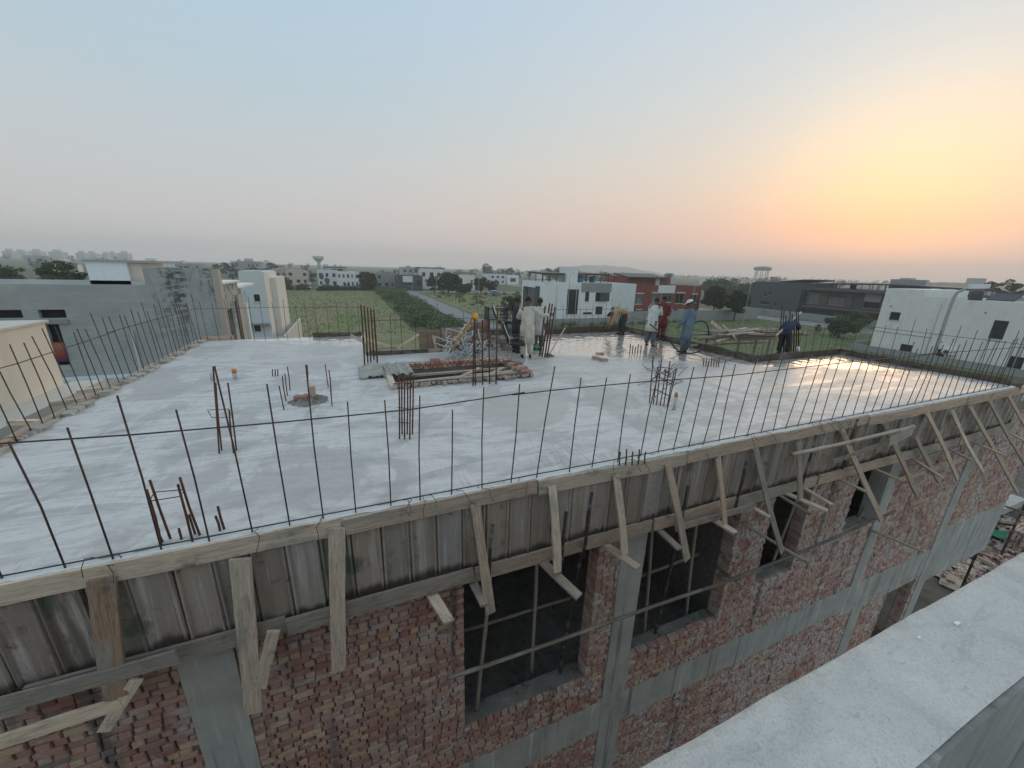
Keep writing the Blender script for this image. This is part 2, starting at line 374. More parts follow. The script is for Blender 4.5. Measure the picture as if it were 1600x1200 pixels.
def mat_panel():
    k = NT('steel_form'); r = k.obj_rand(); p = k.pos()
    c = k.ramp(r, [(0, (0.21, 0.165, 0.135)), (0.2, (0.34, 0.27, 0.22)), (0.4, (0.42, 0.37, 0.325)), (0.55, (0.26, 0.215, 0.18)), (0.7, (0.37, 0.34, 0.305)), (0.88, (0.42, 0.33, 0.265)), (1, (0.26, 0.235, 0.205))])
    s = k.noise(k.pos((7, 7, 0.5)), 1.3, 6, 0.7); n = k.noise(p, 4.5, 6, 0.72)
    c = k.mix(k.maprange(s, 0.50, 0.68, 0, 0.75), c, (0.60, 0.555, 0.51))
    c = k.mix(k.maprange(n, 0.56, 0.70, 0, 0.8), c, (0.12, 0.085, 0.062))
    c = k.mix(k.maprange(k.noise(p, 2.1, 4), 0.62, 0.70, 0, 0.6), c, (0.05, 0.10, 0.07))
    pit = k.noise(k.pos((1, 1, .5)), 60, 5, 0.8); c = k.mix(k.maprange(pit, 0.54, 0.72, 0, 0.5), c, (0.13, 0.10, 0.08)); c = k.mix(k.maprange(pit, 0.42, 0.28, 0, 0.4), c, (0.56, 0.53, 0.48))
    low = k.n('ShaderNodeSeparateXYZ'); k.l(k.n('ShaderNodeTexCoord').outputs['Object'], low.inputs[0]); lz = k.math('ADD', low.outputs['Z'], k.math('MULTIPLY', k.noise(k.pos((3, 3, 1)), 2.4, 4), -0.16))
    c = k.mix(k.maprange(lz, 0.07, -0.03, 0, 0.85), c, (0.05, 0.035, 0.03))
    k.col(c); k.set(Roughness=0.7, Metallic=0.0); k.bump(k.math('ADD', pit, k.noise(p, 16, 4)), 0.35, 0.01); MATS['panel'] = k.m
mat_panel()
wood('timber', (0.50, 0.395, 0.315), (0.65, 0.54, 0.455))
wood('timber_pale', (0.67, 0.56, 0.455), (0.80, 0.70, 0.595))
wood('timber_brown', (0.35, 0.235, 0.165), (0.50, 0.365, 0.27))
wood('timber_grey', (0.40, 0.355, 0.315), (0.55, 0.50, 0.455))
wood('bamboo', (0.38, 0.345, 0.285), (0.54, 0.495, 0.42))
wood('timber_dark', (0.12, 0.098, 0.078), (0.21, 0.18, 0.145))
wood('bamboo_mid', (0.20, 0.175, 0.145), (0.32, 0.285, 0.24))
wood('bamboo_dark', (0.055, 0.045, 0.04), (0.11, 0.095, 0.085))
def mat_rust():
    k = NT('rebar_steel'); n = k.noise(k.pos(), 18, 4, 0.7)
    k.col(k.ramp(n, [(0.3, (0.06, 0.045, 0.042)), (0.6, (0.11, 0.07, 0.057)), (0.8, (0.16, 0.09, 0.062))])); k.set(Roughness=0.7, Metallic=0.4); MATS['rebar'] = k.m
    k = NT('rusted_steel'); n = k.noise(k.pos(), 9, 4, 0.7)
    k.col(k.ramp(n, [(0.3, (0.06, 0.032, 0.025)), (0.6, (0.15, 0.065, 0.042)), (0.8, (0.21, 0.105, 0.07))])); k.set(Roughness=0.85, Metallic=0.15); MATS['rust'] = k.m
mat_rust()
plaster('pale_plaster', (0.80, 0.805, 0.785), 0.24, 2.2)
plaster('parapet_plaster', (0.76, 0.77, 0.75), 0.2, 3.0)
plaster('cream_wall', (0.79, 0.735, 0.62), 0.14)
plaster('cream_trim', (0.70, 0.66, 0.59), 0.2)
plaster('pale_side', (0.78, 0.745, 0.70), 0.15)
plaster('white_wall', (0.88, 0.885, 0.875), 0.24, 1.6)
plaster('white_wall2', (0.76, 0.785, 0.78), 0.18)
plaster('offwhite_wall', (0.84, 0.825, 0.76), 0.26, 1.5)
plaster('blueish_wall', (0.70, 0.74, 0.745), 0.15)
plaster('beige_wall', (0.52, 0.465, 0.40), 0.35)
plaster('peach_wall', (0.66, 0.575, 0.47), 0.2)
plaster('grey_wall', (0.33, 0.335, 0.325), 0.3)
plaster('dark_wall', (0.085, 0.09, 0.095), 0.25)
plaster('brown_wall', (0.13, 0.10, 0.085), 0.2)
plaster('boundary', (0.34, 0.335, 0.315), 0.4)
plaster('far_wall', (0.48, 0.48, 0.47), 0.25)
plaster('tower_wall', (0.50, 0.52, 0.53), 0.2)
plaster('roofing', (0.50, 0.53, 0.54), 0.3)
def mat_unfin():
    k = NT('cement_render'); p = k.pos(); n = k.noise(p, 0.9, 6, 0.62, 0.5); ho = k.noise(k.pos((0.35, 0.35, 5)), 1.4, 5, 0.65); ver = k.noise(k.pos((1.1, 1.1, 0.16)), 1.3, 5, 0.7); f = k.noise(p, 14, 4)
    c = k.ramp(n, [(0.3, (0.36, 0.385, 0.37)), (0.7, (0.47, 0.495, 0.475))])
    c = k.mix(k.maprange(ho, 0.5, 0.66, 0, 0.5), c, (0.50, 0.53, 0.515))
    sx = k.n('ShaderNodeSeparateXYZ'); k.l(p, sx.inputs[0])
    top = k.math('MULTIPLY', k.maprange(sx.outputs['X'], -8.9, -7.2), k.maprange(sx.outputs['Z'], 6.4, 9.0))
    blot = k.math('MULTIPLY', k.maprange(ver, 0.42, 0.55), top)
    blot = k.math('MULTIPLY', blot, k.maprange(k.noise(k.pos((1, 1, 3.2)), 2.2, 5, 0.7), 0.38, 0.56))
    c = k.mix(k.math('MULTIPLY', blot, 0.85), c, (0.045, 0.045, 0.042))          # rain-blackened patches
    k.col(c); k.set(Roughness=0.9); k.bump(k.math('ADD', f, k.math('MULTIPLY', ho, 1.5)), 0.3, 0.02); MATS['render_coat'] = k.m
mat_unfin()
def mat_redbrick():
    k = NT('red_brick_cladding'); b = k.n('ShaderNodeTexBrick'); k.l(k.pos(), b.inputs['Vector'])
    mp = k.n('ShaderNodeMapping'); mp.inputs['Rotation'].default_value = (PI / 2, 0, 0); k.l(k.pos(), mp.inputs[0]); k.l(mp.outputs[0], b.inputs['Vector'])
    b.inputs['Scale'].default_value = 3.0; b.inputs['Color1'].default_value = (0.27, 0.075, 0.05, 1); b.inputs['Color2'].default_value = (0.21, 0.06, 0.045, 1); b.inputs['Mortar'].default_value = (0.2, 0.09, 0.07, 1)
    b.inputs['Mortar Size'].default_value = 0.012
    k.col(b.outputs[0]); k.set(Roughness=0.85); MATS['redbrick'] = k.m
mat_redbrick()
def mat_glass(name, c, r=0.08):
    k = NT(name); n = k.noise(k.pos(), 0.6, 2); k.col(k.ramp(n, [(0.3, tuple(x * 0.6 for x in c)), (0.7, c)])); k.set(Roughness=r); k.b.inputs['Specular IOR Level'].default_value = 0.6; MATS[name] = k.m
mat_glass('glass', (0.03, 0.035, 0.04)); mat_glass('glass_pale', (0.22, 0.25, 0.25)); mat_glass('void', (0.012, 0.012, 0.013), 0.8)
flat('frame_dark', (0.05, 0.05, 0.055), 0.5); flat('frame_white', (0.6, 0.6, 0.58), 0.5)
flat('solar', (0.04, 0.043, 0.052), 0.6, 0.0); flat('steel', (0.35, 0.36, 0.36), 0.4, 0.6); flat('galv', (0.42, 0.44, 0.44), 0.45, 0.5); flat('white_paint', (0.75, 0.76, 0.75), 0.4); flat('pale_steel', (0.58, 0.59, 0.58), 0.5, 0.1)
flat('black_leather', (0.02, 0.02, 0.022), 0.35); flat('chrome', (0.55, 0.55, 0.55), 0.22, 0.9); flat('yellow_pipe', (0.70, 0.33, 0.02), 0.45); flat('pvc', (0.50, 0.52, 0.52), 0.4); flat('orange_cap', (0.62, 0.20, 0.04), 0.5)
flat('rubber', (0.02, 0.02, 0.02), 0.6); flat('blue_box', (0.10, 0.26, 0.44), 0.5); flat('tarp_green', (0.03, 0.25, 0.14), 0.5); flat('plastic_green', (0.10, 0.42, 0.20), 0.4); flat('sheet_grey', (0.36, 0.345, 0.315), 0.6, 0.1, 0.3)
flat('skin', (0.17, 0.085, 0.055), 0.55, 0, 0.08); flat('hair', (0.012, 0.011, 0.011), 0.6)
def cloth(name, c, v=0.18):
    k = NT(name); n = k.noise(k.pos((1, 1, 0.5), obj=True), 5.5, 5, 0.6, 0.6); k.col(k.ramp(n, [(0.3, tuple(x * (1 - v) for x in c)), (0.7, tuple(min(1, x * (1 + v)) for x in c))])); k.set(Roughness=0.9); k.bump(n, 0.7, 0.03); MATS[name] = k.m
cloth('cloth_cream', (0.60, 0.55, 0.46)); cloth('cloth_white', (0.58, 0.575, 0.53)); cloth('cloth_red', (0.17, 0.035, 0.03)); cloth('cloth_blue', (0.13, 0.185, 0.235)); cloth('cloth_navy', (0.035, 0.042, 0.085)); cloth('cloth_dark', (0.045, 0.042, 0.048)); cloth('cloth_tan', (0.42, 0.28, 0.15)); cloth('cloth_greyblue', (0.12, 0.14, 0.15)); cloth('cloth_pink', (0.42, 0.16, 0.15)); cloth('cap_white', (0.72, 0.71, 0.68)); cloth('sack', (0.42, 0.40, 0.35))
flat('sandal', (0.03, 0.025, 0.02), 0.7)
leaf('leaf_dark', (0.012, 0.026, 0.012), (0.028, 0.05, 0.022), (0.05, 0.078, 0.033))
leaf('leaf_mid', (0.032, 0.056, 0.022), (0.07, 0.112, 0.042), (0.12, 0.165, 0.068))
leaf('leaf_far', (0.020, 0.033, 0.018), (0.038, 0.058, 0.030), (0.06, 0.085, 0.042))
leaf('leaf_scrub', (0.06, 0.095, 0.042), (0.115, 0.168, 0.07), (0.19, 0.245, 0.115))
leaf('grass_blade', (0.12, 0.15, 0.05), (0.19, 0.195, 0.085), (0.27, 0.235, 0.12))
flat('bark', (0.06, 0.048, 0.038), 0.9)
def mat_ground():
    k = NT('terrain'); p = k.pos(); n = k.noise(p, 0.05, 6, 0.65, 0.5); m = k.noise(p, 0.5, 5, 0.65); f = k.noise(p, 4, 4, 0.7)
    c = k.ramp(n, [(0.25, (0.055, 0.075, 0.03)), (0.5, (0.105, 0.11, 0.05)), (0.75, (0.15, 0.125, 0.075))])
    c = k.mix(k.maprange(m, 0.5, 0.75, 0, 0.7), c, (0.16, 0.14, 0.08)); c = k.mix(k.maprange(f, 0.55, 0.75, 0, 0.6), c, (0.05, 0.065, 0.028))
    k.col(c); k.set(Roughness=0.95); k.bump(f, 0.6, 0.15); MATS['ground'] = k.m
    k = NT('field_grass'); p = k.pos(); n = k.noise(k.pos((0.7, 0.5, 1)), 0.13, 7, 0.72, 1.2); m = k.noise(p, 0.7, 6, 0.7); f = k.noise(p, 3.5, 4, 0.7)
    c = k.ramp(n, [(0.28, (0.15, 0.215, 0.068)), (0.46, (0.22, 0.25, 0.10)), (0.58, (0.33, 0.275, 0.165)), (0.66, (0.25, 0.235, 0.12)), (0.8, (0.30, 0.25, 0.15))])
    c = k.mix(k.maprange(m, 0.5, 0.72, 0, 0.55), c, (0.11, 0.14, 0.052)); c = k.mix(k.maprange(f, 0.5, 0.72, 0, 0.5), c, (0.27, 0.235, 0.145))
    k.col(c); k.set(Roughness=0.95); k.bump(k.math('ADD', f, m), 0.8, 0.3); MATS['field'] = k.m
    k = NT('lawn'); p = k.pos(); n = k.noise(p, 0.25, 5, 0.65); f = k.noise(p, 5, 4, 0.7)
    c = k.ramp(n, [(0.3, (0.085, 0.125, 0.042)), (0.55, (0.12, 0.155, 0.058)), (0.75, (0.20, 0.185, 0.10))]); c = k.mix(k.maprange(f, 0.5, 0.75, 0, 0.5), c, (0.04, 0.06, 0.02))
    k.col(c); k.set(Roughness=0.95); k.bump(f, 0.6, 0.1); MATS['lawn'] = k.m
    k = NT('road'); p = k.pos(); n = k.noise(p, 0.6, 6, 0.65); f = k.noise(p, 12, 4)
    c = k.ramp(n, [(0.3, (0.20, 0.205, 0.205)), (0.7, (0.30, 0.30, 0.295))]); k.col(c); k.set(Roughness=0.85); k.bump(f, 0.3, 0.02); MATS['road'] = k.m
    k = NT('alley_dirt'); p = k.pos(); n = k.noise(p, 1.5, 6, 0.7); f = k.noise(p, 9, 5, 0.7)
    c = k.ramp(n, [(0.3, (0.10, 0.085, 0.07)), (0.7, (0.20, 0.18, 0.155))]); c = k.mix(k.maprange(f, 0.55, 0.7), c, (0.24, 0.13, 0.09)); k.col(c); k.set(Roughness=0.95); k.bump(f, 0.8, 0.05); MATS['dirt'] = k.m
mat_ground()
def mat_banner():
    k = NT('printed_banner'); p = k.pos(); sx = k.n('ShaderNodeSeparateXYZ'); k.l(p, sx.inputs[0]); n = k.noise(p, 3.0, 4, 0.6)
    z = k.math('ADD', sx.outputs['Z'], k.math('MULTIPLY', n, 0.5))
    c = k.ramp(k.maprange(z, 6.9, 8.4, 0, 1, False), [(0, (0.02, 0.02, 0.10)), (0.2, (0.30, 0.05, 0.03)), (0.45, (0.42, 0.16, 0.09)), (0.62, (0.25, 0.05, 0.05)), (0.72, (0.03, 0.03, 0.2)), (1, (0.03, 0.03, 0.16))])
    k.col(c); k.set(Roughness=0.5); MATS['banner'] = k.m
mat_banner()

def mat_parapet():
    k = NT('trowelled_plaster'); p = k.pos(); n = k.noise(p, 4, 6, 0.65, 0.4); g = k.noise(p, 130, 3, 0.7); m = k.noise(p, 34, 5, 0.7); st = k.noise(k.pos((2, 7, 1)), 3.0, 6, 0.7, 0.8)
    c = k.ramp(n, [(0.3, (0.46, 0.455, 0.43)), (0.5, (0.60, 0.595, 0.565)), (0.72, (0.72, 0.71, 0.675))])
    c = k.mix(k.maprange(st, 0.52, 0.70, 0, 0.5), c, (0.38, 0.375, 0.355))
    c = k.mix(k.maprange(g, 0.52, 0.68, 0, 0.4), c, (0.30, 0.295, 0.28)); c = k.mix(k.maprange(g, 0.46, 0.32, 0, 0.35), c, (0.76, 0.75, 0.715))
    c = k.mix(k.maprange(m, 0.60, 0.72, 0, 0.45), c, (0.30, 0.295, 0.28))
    k.col(c); k.set(Roughness=0.92); k.bump(k.math('ADD', k.math('MULTIPLY', m, 1.0), k.math('MULTIPLY', g, 0.7)), 0.8, 0.008); MATS['parapet'] = k.m
mat_parapet()
# ------------------------------------------------------------ ground, roads, haze
def sheet(name, x0, x1, y0, y1, z, mat, nx=1, ny=1, jz=0.0, kind='structure'):
    b = MB()
    xs = np.linspace(x0, x1, nx + 1); ys = np.linspace(y0, y1, ny + 1)
    vs = [(x, y, z + (random.uniform(-jz, jz) if jz else 0)) for y in ys for x in xs]
    fs = [(j * (nx + 1) + i, j * (nx + 1) + i + 1, (j + 1) * (nx + 1) + i + 1, (j + 1) * (nx + 1) + i) for j in range(ny) for i in range(nx)]
    b.add(vs, fs); o = b.build(name, mat); o['kind'] = kind; return o
sheet('ground', -1900, 1900, -1900, 1900, 0.0, 'ground')
o = sheet('field', -34, 9.8, 20, 182, 0.03, 'field', 24, 60, 0.02)
sheet('lawn', 27, 99.2, 16.5, 88, 0.025, 'lawn', 30, 30, 0.01)
sheet('meadow', 28, 75, 92, 172, 0.025, 'field', 24, 30, 0.015)
sheet('alley_ground', -14, 60, 0.45, 16, 0.02, 'dirt', 60, 16, 0.015)
r = sheet('road', 21.0, 26.6, 30, 420, 0.035, 'road', 1, 40)
sheet('road', 100, 109, -40, 300, 0.035, 'road', 1, 40)
sheet('road', 10, 120, 172.5, 180, 0.043, 'road', 10, 1)
for (x0, x1, y0, y1) in ((20.75, 21.0, 30, 172.4), (26.6, 26.85, 30, 172.4), (99.7, 100, -40, 172), (109, 109.3, -40, 172)):
    k = MB().box((x0, y0, 0), (x1, y1, 0.15)).build('kerb', 'boundary'); k['kind'] = 'structure'
def grass(name, n, regs, size, label):
    cs = []
    for (x0, x1, y0, y1, w) in regs:
        m = int(n * w); c = np.stack([rng.uniform(x0, x1, m), rng.uniform(y0, y1, m), np.zeros(m)], 1)
        keep = rng.uniform(size=m) < .8
        cs.append(c[keep])
    c = np.concatenate(cs); m = len(c); h = size * rng.uniform(0.4, 1.3, m); a = rng.uniform(0, 2 * PI, m); w = 0.30 * h + 0.05
    dx = np.cos(a) * w; dy = np.sin(a) * w; lx = rng.normal(0, 0.22, m) * h; ly = rng.normal(0, 0.22, m) * h
    v = np.stack([np.stack([c[:, 0] - dx, c[:, 1] - dy, c[:, 2]], 1), np.stack([c[:, 0] + dx, c[:, 1] + dy, c[:, 2]], 1), np.stack([c[:, 0] + lx, c[:, 1] + ly, c[:, 2] + h], 1)], 1).reshape(-1, 3)
    me = bpy.data.meshes.new(name); me.from_pydata(v.tolist(), [], np.arange(3 * m).reshape(-1, 3).tolist()); me.materials.append(MATS['grass_blade'])
    o = link(name, me); props(o, label, 'grass', kind='stuff')
grass('field_grass', 26000, [(-33, 12, 66, 182, 0.6), (29, 74, 93, 171, 0.4)], 0.26, 'dry and green grass tufts over the open field')
grass('lawn_grass', 9000, [(28, 98, 24, 88, 1.0)], 0.22, 'short green grass on the plot by the white house')
def haze():
    b = MB().box((-1950, -1950, -1.2), (1950, 1950, 64)); m = bpy.data.materials.new('haze_air'); m.use_nodes = True; t = m.node_tree
    for n in list(t.nodes):
        if n.type != 'OUTPUT_MATERIAL': t.nodes.remove(n)
    v = t.nodes.new('ShaderNodeVolumePrincipled'); v.inputs['Color'].default_value = (0.985, 0.985, 0.985, 1); v.inputs['Density'].default_value = 0.0006; v.inputs['Anisotropy'].default_value = 0.25
    t.links.new(v.outputs[0], t.nodes['Material Output'].inputs['Volume'])
    MATS['haze'] = m; o = b.build('haze', 'haze'); props(o, 'pale evening haze over the whole colony', 'haze', kind='stuff')
if HAZE: haze()
# ------------------------------------------------------------ the unfinished building
from mathutils import noise as mnoise
BLD = empty('unfinished_building', (5, 8, 0), 'unfinished brick and concrete building with a freshly poured flat roof slab', 'building')
RECTS = [(-4.4, 0.3, 3.85, 14.9), (0.3, 4.8, 3.85, 11.4), (4.8, 11.0, 3.85, 13.7), (11.0, 15.3, 3.85, 7.7)]
PIT = (0.75, 3.75, 8.12, 9.75)
def roof_slab():
    def lines(brk, step):
        brk = sorted(set(brk)); out = []
        for a, b in zip(brk[:-1], brk[1:]):
            n = max(1, round((b - a) / step)); out += [a + (b - a) * i / n for i in range(n)]
        return out + [brk[-1]]
    xs = lines([-4.4, 0.3, 0.75, 3.75, 4.8, 11.0, 15.3], 0.085); ys = lines([3.85, 7.7, 8.12, 9.75, 11.4, 13.7, 14.9], 0.085)
    bm = bmesh.new(); vm = {}
    def inside(x, y):
        if PIT[0] < x < PIT[1] and PIT[2] < y < PIT[3]: return False
        return any(a < x < b and c < y < d for a, b, c, d in RECTS)
    def V(i, j):
        if (i, j) not in vm:
            x, y = xs[i], ys[j]
            w = (y + 0.52 * x - 13.06) + mnoise.noise((x * 0.7, y * 0.7, 3.1)) * 1.0
            k = max(0.0, min(1.0, (w + 0.2) / 0.5))
            z = SLAB + 0.006 * mnoise.noise((x * 0.9, y * 1.3, 0)) + k * (0.014 * mnoise.noise((x * 4.2, y * 4.2, 1)) + 0.010 * mnoise.noise((x * 10, y * 10, 5)))
            yy = y + 0.05 * mnoise.noise((x * 1.7, 0, 2)) if j in (0,) else y
            vm[i, j] = bm.verts.new((x, yy, z))
        return vm[i, j]
    for j in range(len(ys) - 1):
        for i in range(len(xs) - 1):
            if inside((xs[i] + xs[i + 1]) / 2, (ys[j] + ys[j + 1]) / 2):
                bm.faces.new((V(i, j), V(i + 1, j), V(i + 1, j + 1), V(i, j + 1)))
    be = [e for e in bm.edges if e.is_boundary]
    r = bmesh.ops.extrude_edge_only(bm, edges=be)
    for v in r['geom']:
        if isinstance(v, bmesh.types.BMVert): v.co.z = SLAB - 0.17
    bm.normal_update(); me = bpy.data.meshes.new('roof_slab'); bm.to_mesh(me); bm.free()
    for p in me.polygons: p.use_smooth = p.normal.z > 0.6
    o = link('roof_slab', me, BLD, 'slab'); o['label'] = 'freshly poured pale grey concrete roof slab, wet and shiny at its far right'
    b = MB()
    for (x0, x1, y0, y1) in RECTS:
        if x0 == 0.3:
            for q in ((0.3, 0.75, 3.9, 11.4), (3.75, 4.8, 3.9, 11.4), (0.75, 3.75, 3.9, 8.12), (0.75, 3.75, 9.75, 11.4)): b.box((q[0], q[2], 8.3), (q[1], q[3], 8.348))
        else: b.box((x0, y0 + 0.05, 8.3), (x1, y1, 8.348))
    b.build('slab_soffit', 'timber_grey', BLD)
roof_slab()

WY = 3.95      # outer face of the street-side wall
OPEN = [(1.06, 3.16, 4.38, 7.2), (4.06, 6.22, 4.42, 7.2), (7.12, 8.25, 5.0, 7.05), (9.8, 11.0, 5.5, 7.05), (13.2, 14.7, 0, 2.75)]
COLS = [(-1.93, -1.44), (3.58, 4.06), (11.0, 11.42), (14.86, 15.32), (11.5, 11.95)]
BAND = (2.85, 3.60)
def blocked(x0, x1, z0, z1):
    pass
def brick_rows():
    out = []
    rows = [(3.60, 7.62), (0.0, 2.85)]
    solid = []
    for zi, (za, zb) in enumerate(rows):
        nz = int((zb - za) / 0.085); z = za + 0.005; c = 0
        while z + 0.075 <= zb + 0.08:
            z1 = min(z + 0.076, zb)
            if z1 - z < 0.03: break
            header = c % 2 == 0
            L = 0.118 if header else 0.240
            # free spans of this course
            cuts = [(-5.2, -5.0), (19.2, 19.4)]
            cols = [k for k in COLS if not (zi == 0 and k[0] == 11.5) and not (zi == 1 and k[0] == 11.0)]
            for k in cols: cuts.append(k)
            for o in OPEN:
                if o[2] < z + 0.04 < o[3]: cuts.append((o[0], o[1]))
            if zi == 0 and z < 4.2: cuts.append((15.31, 19.3))
            if zi == 1: cuts.append((15.3, 19.5))
            cuts.sort()
            for a, b in zip(cuts[:-1], cuts[1:]):
                s, e = a[1], b[0]
                if e - s < 0.04: continue
                x = s + (0 if header else random.uniform(-0.13, -0.02))
                while x < e - 0.01:
                    x0 = max(x, s); x1 = min(x + L - random.uniform(.010, .020), e)
                    if x1 - x0 > 0.03:
                        jam = any(abs(x0 - o[1]) < 0.02 or abs(x1 - o[0]) < 0.02 for o in OPEN if o[2] < z + 0.04 < o[3])
                        out.append((x0, x1, z + random.uniform(-.003, .003), z1, jam))
                    x += L + random.uniform(-0.006, 0.010)
            z += 0.085; c += 1
    return out
def brick_shape(b, x0, x1, y0, y1, z0, z1, j=0.004, ch=0.007):
    J = lambda: random.uniform(-j, j)
    f = [(x0 + ch + J(), y0 + J(), z0 + ch + J()), (x1 - ch + J(), y0 + J(), z0 + ch + J()), (x1 - ch + J(), y0 + J(), z1 - ch + J()), (x0 + ch + J(), y0 + J(), z1 - ch + J())]
    m = [(x0, y0 + ch + 0.003, z0), (x1, y0 + ch + 0.003, z0), (x1, y0 + ch + 0.003, z1), (x0, y0 + ch + 0.003, z1)]
    k = [(x0, y1, z0), (x1, y1, z0), (x1, y1, z1), (x0, y1, z1)]
    b.add(f + m + k, [(0, 1, 2, 3), (4, 5, 1, 0), (5, 6, 2, 1), (6, 7, 3, 2), (7, 4, 0, 3), (8, 9, 5, 4), (9, 10, 6, 5), (10, 11, 7, 6), (11, 8, 4, 7)])
def street_wall():
    b = MB()
    # backing (mortar) as boxes between openings, columns and bands
    def seg(x0, x1, z0, z1): b.box((x0 + 0.012, WY + 0.030, z0), (x1 - 0.012, WY + 0.235, z1))
    xs = [(-5.0, -1.93), (-1.44, 1.06), (3.16, 3.58), (6.22, 7.12), (8.25, 9.8), (11.42, 14.86), (15.32, 19.2)]
    for a, c in xs: seg(a, c, 3.6, 7.9)
    for o in OPEN[:4]:
        seg(o[0] - 0.03, o[1] + 0.03, 3.6, o[2] - 0.06); seg(o[0] - 0.03, o[1] + 0.03, o[3], 7.9)
    for a, c in ((-5, -1.93), (-1.44, 3.58), (4.06, 11.5), (11.95, 13.2)): seg(a, c, 0, 2.85)
    wall = b.build('brick_wall', 'mortar', BLD)
    rows = brick_rows()
    info = []
    for r in rows:
        x = (r[0] + r[1]) / 2; z = (r[2] + r[3]) / 2
        c = CR.T @ np.array([x, WY, z - CAMZ]); u = 800 + 603 * c[0] / c[2]; v = 600 + 603 * c[1] / c[2]
        vis = c[2] > 0 and 8 < u < 1592 and v < 1192 and z < 7.22
        # hidden behind the near parapet?
        if vis and v > 1195 - 0.542 * (u - 1000): vis = False
        info.append(((r[1] - r[0]) / np.linalg.norm(c) if vis else 0))
    big = set(np.argsort(info)[::-1][:300].tolist())
    st = MB(); cache = {}
    for i, (x0, x1, z0, z1, jam) in enumerate(rows):
        off = random.uniform(-0.014, 0.006) - (0.012 if random.random() < 0.08 else 0)
        if i in big and not jam:
            L = round((x1 - x0) / 0.02) * 0.02; key = (L, random.randrange(3))
            if key not in cache:
                q = MB(); brick_shape(q, -L / 2, L / 2, 0, 0.1, -0.038, 0.038); cache[key] = q.mesh('brick'); cache[key].materials.append(MATS['brick'])
            o = bpy.data.objects.new('brick', cache[key]); C.objects.link(o); o.parent = wall; o.matrix_parent_inverse = parent_matrix(wall).inverted()
            o.location = ((x0 + x1) / 2, WY + off, (z0 + z1) / 2); o.rotation_euler = (0, random.uniform(-.02, .02), random.uniform(-.03, .03))
        else:
            if (hash((round(x0, 2), round(z0, 2))) % 97) == 0: continue
            brick_shape(st, x0, x1, WY + off, WY + (0.24 if jam else 0.1), z0, z1)
    o = st.build('brickwork', 'brick', wall); o['kind'] = 'stuff'
street_wall()
for i, (a, c) in enumerate(COLS):
    z0, z1 = (0, 8.0) if i in (0, 1, 3) else ((3.6, 8.0) if i == 2 else (0, 2.85))
    b = MB(); n = 8; rings = []
    for q in range(n + 1):
        z = z0 + (z1 - z0) * q / n; jx = lambda: random.uniform(-.008, .008); y0 = WY - 0.022 + random.uniform(-.004, .004)
        rings.append([(a + 0.004 + jx(), y0, z), (c - 0.004 + jx(), y0, z), (c - 0.004, WY + 0.30, z), (a + 0.004, WY + 0.30, z)])
    b.loft(rings); b.build('column', 'concrete', BLD)
b = MB(); b.box((-5.0, WY - 0.012, 2.85), (15.30, WY + 0.35, 3.597), 0.003); b.build('floor_band', 'concrete', BLD)
b = MB(); b.box((15.33, WY - 0.012, 2.35), (19.2, WY + 0.35, 4.2), 0.004); b.build('porch_beam', 'concrete', BLD)
b = MB(); b.box((11.0, WY - 0.006, 2.62), (15.29, WY + 0.3, 2.846), 0.003); b.build('door_lintel', 'concrete', BLD)
for o in OPEN[:4]:
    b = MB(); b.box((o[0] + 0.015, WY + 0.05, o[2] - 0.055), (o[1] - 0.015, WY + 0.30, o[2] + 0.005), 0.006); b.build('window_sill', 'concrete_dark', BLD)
# interior: floors, back and end walls, lower closed mass
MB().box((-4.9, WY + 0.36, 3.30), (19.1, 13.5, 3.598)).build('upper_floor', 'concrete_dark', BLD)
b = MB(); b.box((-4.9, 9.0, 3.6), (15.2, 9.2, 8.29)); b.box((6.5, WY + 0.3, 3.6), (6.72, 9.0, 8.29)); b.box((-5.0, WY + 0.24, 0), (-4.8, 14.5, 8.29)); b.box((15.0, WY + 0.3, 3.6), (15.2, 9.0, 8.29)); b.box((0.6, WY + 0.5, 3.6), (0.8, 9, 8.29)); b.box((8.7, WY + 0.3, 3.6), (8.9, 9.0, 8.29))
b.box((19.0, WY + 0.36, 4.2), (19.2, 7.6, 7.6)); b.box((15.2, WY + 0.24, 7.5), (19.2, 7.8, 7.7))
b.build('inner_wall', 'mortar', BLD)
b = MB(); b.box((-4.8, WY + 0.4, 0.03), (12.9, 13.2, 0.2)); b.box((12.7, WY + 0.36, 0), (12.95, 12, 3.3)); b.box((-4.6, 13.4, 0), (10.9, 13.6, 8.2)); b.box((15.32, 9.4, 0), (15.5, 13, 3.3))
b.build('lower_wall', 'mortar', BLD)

# ------------------------------------------------------------ formwork on the street side
FW = empty('edge_formwork', (5, 3.7, 7.3), 'long weathered formwork of steel sheets and timber nailed along the near slab edge', 'formwork')
FY = 3.80
pm = []
for q in range(4):
    b = MB(); w = 0.298; h = 1.02; t = 0.03; n = 6
    prof = [(0, 0.0), (0.012, -0.030), (0.03, -0.030), (0.042, 0), (0.10, -0.002), (0.145, 0.006 if q % 2 else -0.016), (0.19, -0.002), (w - 0.042, 0), (w - 0.03, -0.030), (w - 0.012, -0.030), (w, 0)]
    for row in range(5):
        z = h * row / 4; 
        for (x, y) in prof: b.v.append((x, y + random.uniform(-.004, .004), z + random.uniform(-.006, .006) * (row in (0, 4))))
    m = len(prof)
    for row in range(4):
        for i in range(m - 1):
            a = row * m + i; b.f.append((a, a + 1, a + m + 1, a + m))
    k = len(b.v)
    b.v.extend([(x, 0.02, z) for z in (0, h) for x in (0, w)]); b.f.append((k, k + 2, k + 3, k + 1))
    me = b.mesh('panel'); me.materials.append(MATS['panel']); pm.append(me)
x = -4.7
